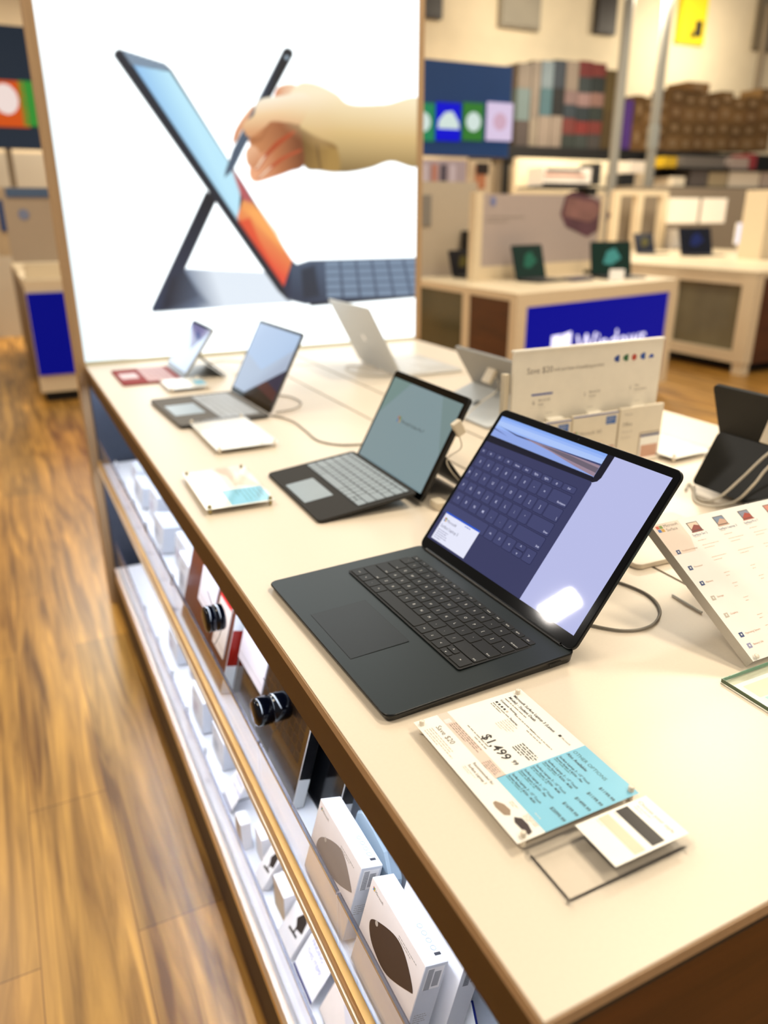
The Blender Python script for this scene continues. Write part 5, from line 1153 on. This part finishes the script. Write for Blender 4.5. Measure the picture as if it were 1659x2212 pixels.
clut = [(1280, 1300, 352, 400, '#1a1a1c', 'black box at the right end of the printer shelf'), (1338, 1372, 375, 401, '#0e0d0e', 'black blob-like bag below the rack between the columns'), (1360, 1408, 348, 374, '#e8dccc', 'white packages stacked over the black bag between the columns'),
        (1430, 1458, 338, 378, '#c8a418', 'yellow package on the dark shelf right of the columns'), (1470, 1560, 338, 362, '#6c6660', 'long grey package on the dark shelf'), (1575, 1612, 340, 368, '#a89890', 'pale box right of the long grey package'),
        (1613, 1628, 332, 362, '#902830', 'narrow dark red box near the right edge'), (1574, 1640, 371, 401, '#e0d4c0', 'wide white box under the dark red one'), (1452, 1480, 382, 402, '#f0e4cc', 'white round-cornered package low on the dark shelf'),
        (1530, 1570, 372, 402, '#a89878', 'tan box low on the dark shelf'), (1462, 1512, 404, 426, '#3c5c98', 'blue package lowest on the dark shelf'), (1490, 1528, 366, 402, '#5c5450', 'dark grey box in the middle of the dark shelf'), (1575, 1650, 402, 440, '#8a7c6c', 'brown-grey crate low at the right edge'), (1516, 1566, 406, 430, '#988870', 'tan tray low on the dark shelf'),
        (1643, 1668, 338, 400, '#b4a498', 'pale tall box at the right edge')]
GS = thing('gondola_shelf', 'dark shelving unit under the rack at the right', 'shelf', (0, 0, 0), 0)
a, c = P(1412, 440, y=11.0), P(1680, 330, y=11.0)
q = MB(); q.box(a.x, c.x, 11.0, 11.3, -.9, P(1540, 330, y=11.0).z, m_void); q.build('back_board', GS)
for py in (363, 403, 431): z_ = P(1540, py, y=10.55).z; q = MB(); q.box(a.x, c.x, 10.5, 10.999, z_-.03, z_-.003, m_void); q.build('shelf_board', GS)
ZR = {r: P(1540, r, y=10.55).z for r in (363, 403, 431)}
for (a, c, t, b_, h, lab) in clut:
    if a > 1410:
        row = 363 if b_ < 381 else 403 if b_ < 405 else 431; z0_ = ZR[row]-.0025; top_z = min(P((a+c)/2, t, y=10.55).z, {363: 9, 403: ZR[363]-.032, 431: ZR[403]-.032}[row]); m__ = P(a, 390, y=10.55).x; n__ = P(c, 390, y=10.55).x
        q = MB(); q.box(m__+.004, n__-.004, 10.55, 10.985, z0_, top_z, mat('pk'+h[1:], h, .5)); tag(q.build('package'), lab, 'package', 'packages under the stock rack'); continue
    pbox('package', lab, 'package', a, t, c, b_, 10.55, .4495 if a > 1410 else .34, mat('pk'+h[1:], h, .5), 'packages under the stock rack')
# --- left background
LC = thing('display_counter', 'cream counter end with a glowing blue panel, left of the light box', 'counter', (-.0, 6.45, -.9), 0)
T1 = Matrix.Translation((0, -6.45, .9))
q = MB().at(T1); q.box(-.035, .50, 6.45, 9.2, -.82, 0.02, m_fr); q.box(-.04, -.0355, 6.47, 9.15, -.80, -.03, m_walnut); q.build('cabinet', LC)
q = MB().at(T1); a = P(86, 812, y=6.43); c = P(134, 631, y=6.43); q.box(a.x, .44, 6.43, 6.449, a.z, c.z, blueglow('panel_blue', '#000a84', .85)); q.build('blue_panel', LC)
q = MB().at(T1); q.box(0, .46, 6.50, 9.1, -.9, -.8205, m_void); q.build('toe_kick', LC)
pbox('printed_board', 'greige printed panel with a round blue mark, on the left counter', 'panel', 28, 405, 150, 566, 6.75, .08, mat('panel_greige2', '#b0a08c', .6), extra=lambda q, a, c, z0, z1, y: (q.box(a+.03, c, y-.01, y-.001, z1-.07, z1-.005, mat('stripe_blue', '#4a6488')), q.poly([(a+.13+.04*math.cos(k*PI/5), y-.004, z1-.19+.04*math.sin(k*PI/5)) for k in range(10)], mat('dot_blue', '#7c88a8'))))
onz('product_box', 'low cream box in front of the greige panel on the left counter', 'box', 95, 600, .26, .12, .10, m_fr, z=.0206)
onz('product_box', 'small black box beside the low cream box on the left counter', 'box', 112, 560, .06, .05, .07, m_black, z=.0206)
pbox('hanging_banner', 'narrow dark blue banner on the cream post, left edge', 'banner', 4, 432, 22, 500, 7.97, .02, mat('banner_blue', '#123c78', .6))
pbox('cream_post', 'cream post behind the dark blue banner at the left edge', 'post', -2, 405, 26, 553, 7.995, .08, mat('post_cream', '#bfa888', .6))
BS = thing('header_sign', 'dark blue sign with orange and green glowing tiles, at the left edge', 'sign', (-.3, 9.4, -.9), 0)
T2 = Matrix.Translation((.3, -9.4, .9)); a = P(-60, 318, y=9.4); c = P(78, 60, y=9.4)
q = MB().at(T2); q.box(-1.0, P(62, 100, y=9.4).x+.07, 9.4, 9.52, a.z, c.z, mat('sign_deep_navy', '#0a3058', .5)); q.build('header_board', BS)
q = MB().at(T2); q.box(-.9, -.82, 9.43, 9.49, -.9, a.z-.0005, m_frd); q.build('sign_post', BS); q = MB().at(T2); q.box(.10, .16, 9.43, 9.49, -.9, a.z-.0005, m_frd); q.build('sign_post', BS)
for (x0p, x1p, h) in ((-30, 50, '#e05a1c'), (53, 72, '#3c9838')):
    u = P(x0p, 272, y=9.39); v = P(x1p, 176, y=9.39); q = MB().at(T2); q.box(u.x, v.x, 9.385, 9.399, u.z, v.z, blueglow('lt'+h[1:], h, .85))
    if x0p < 0: cx, cz = P(12, 214, y=9.39).x, P(12, 214, y=9.39).z; q.poly([(cx+.12*math.cos(k*PI/6), 9.383, cz+.14*math.sin(k*PI/6)) for k in range(12)], blueglow('tile_glow', '#f4e0d8', .95))
    q.build('glowing_tile', BS)
pbox('fixture_wall', 'pale grey fixture wall below the left blue sign', 'panel', -80, 330, 120, 410, 10.4, .1, mat('fixture_grey', '#c4bcac', .6), ground=True)
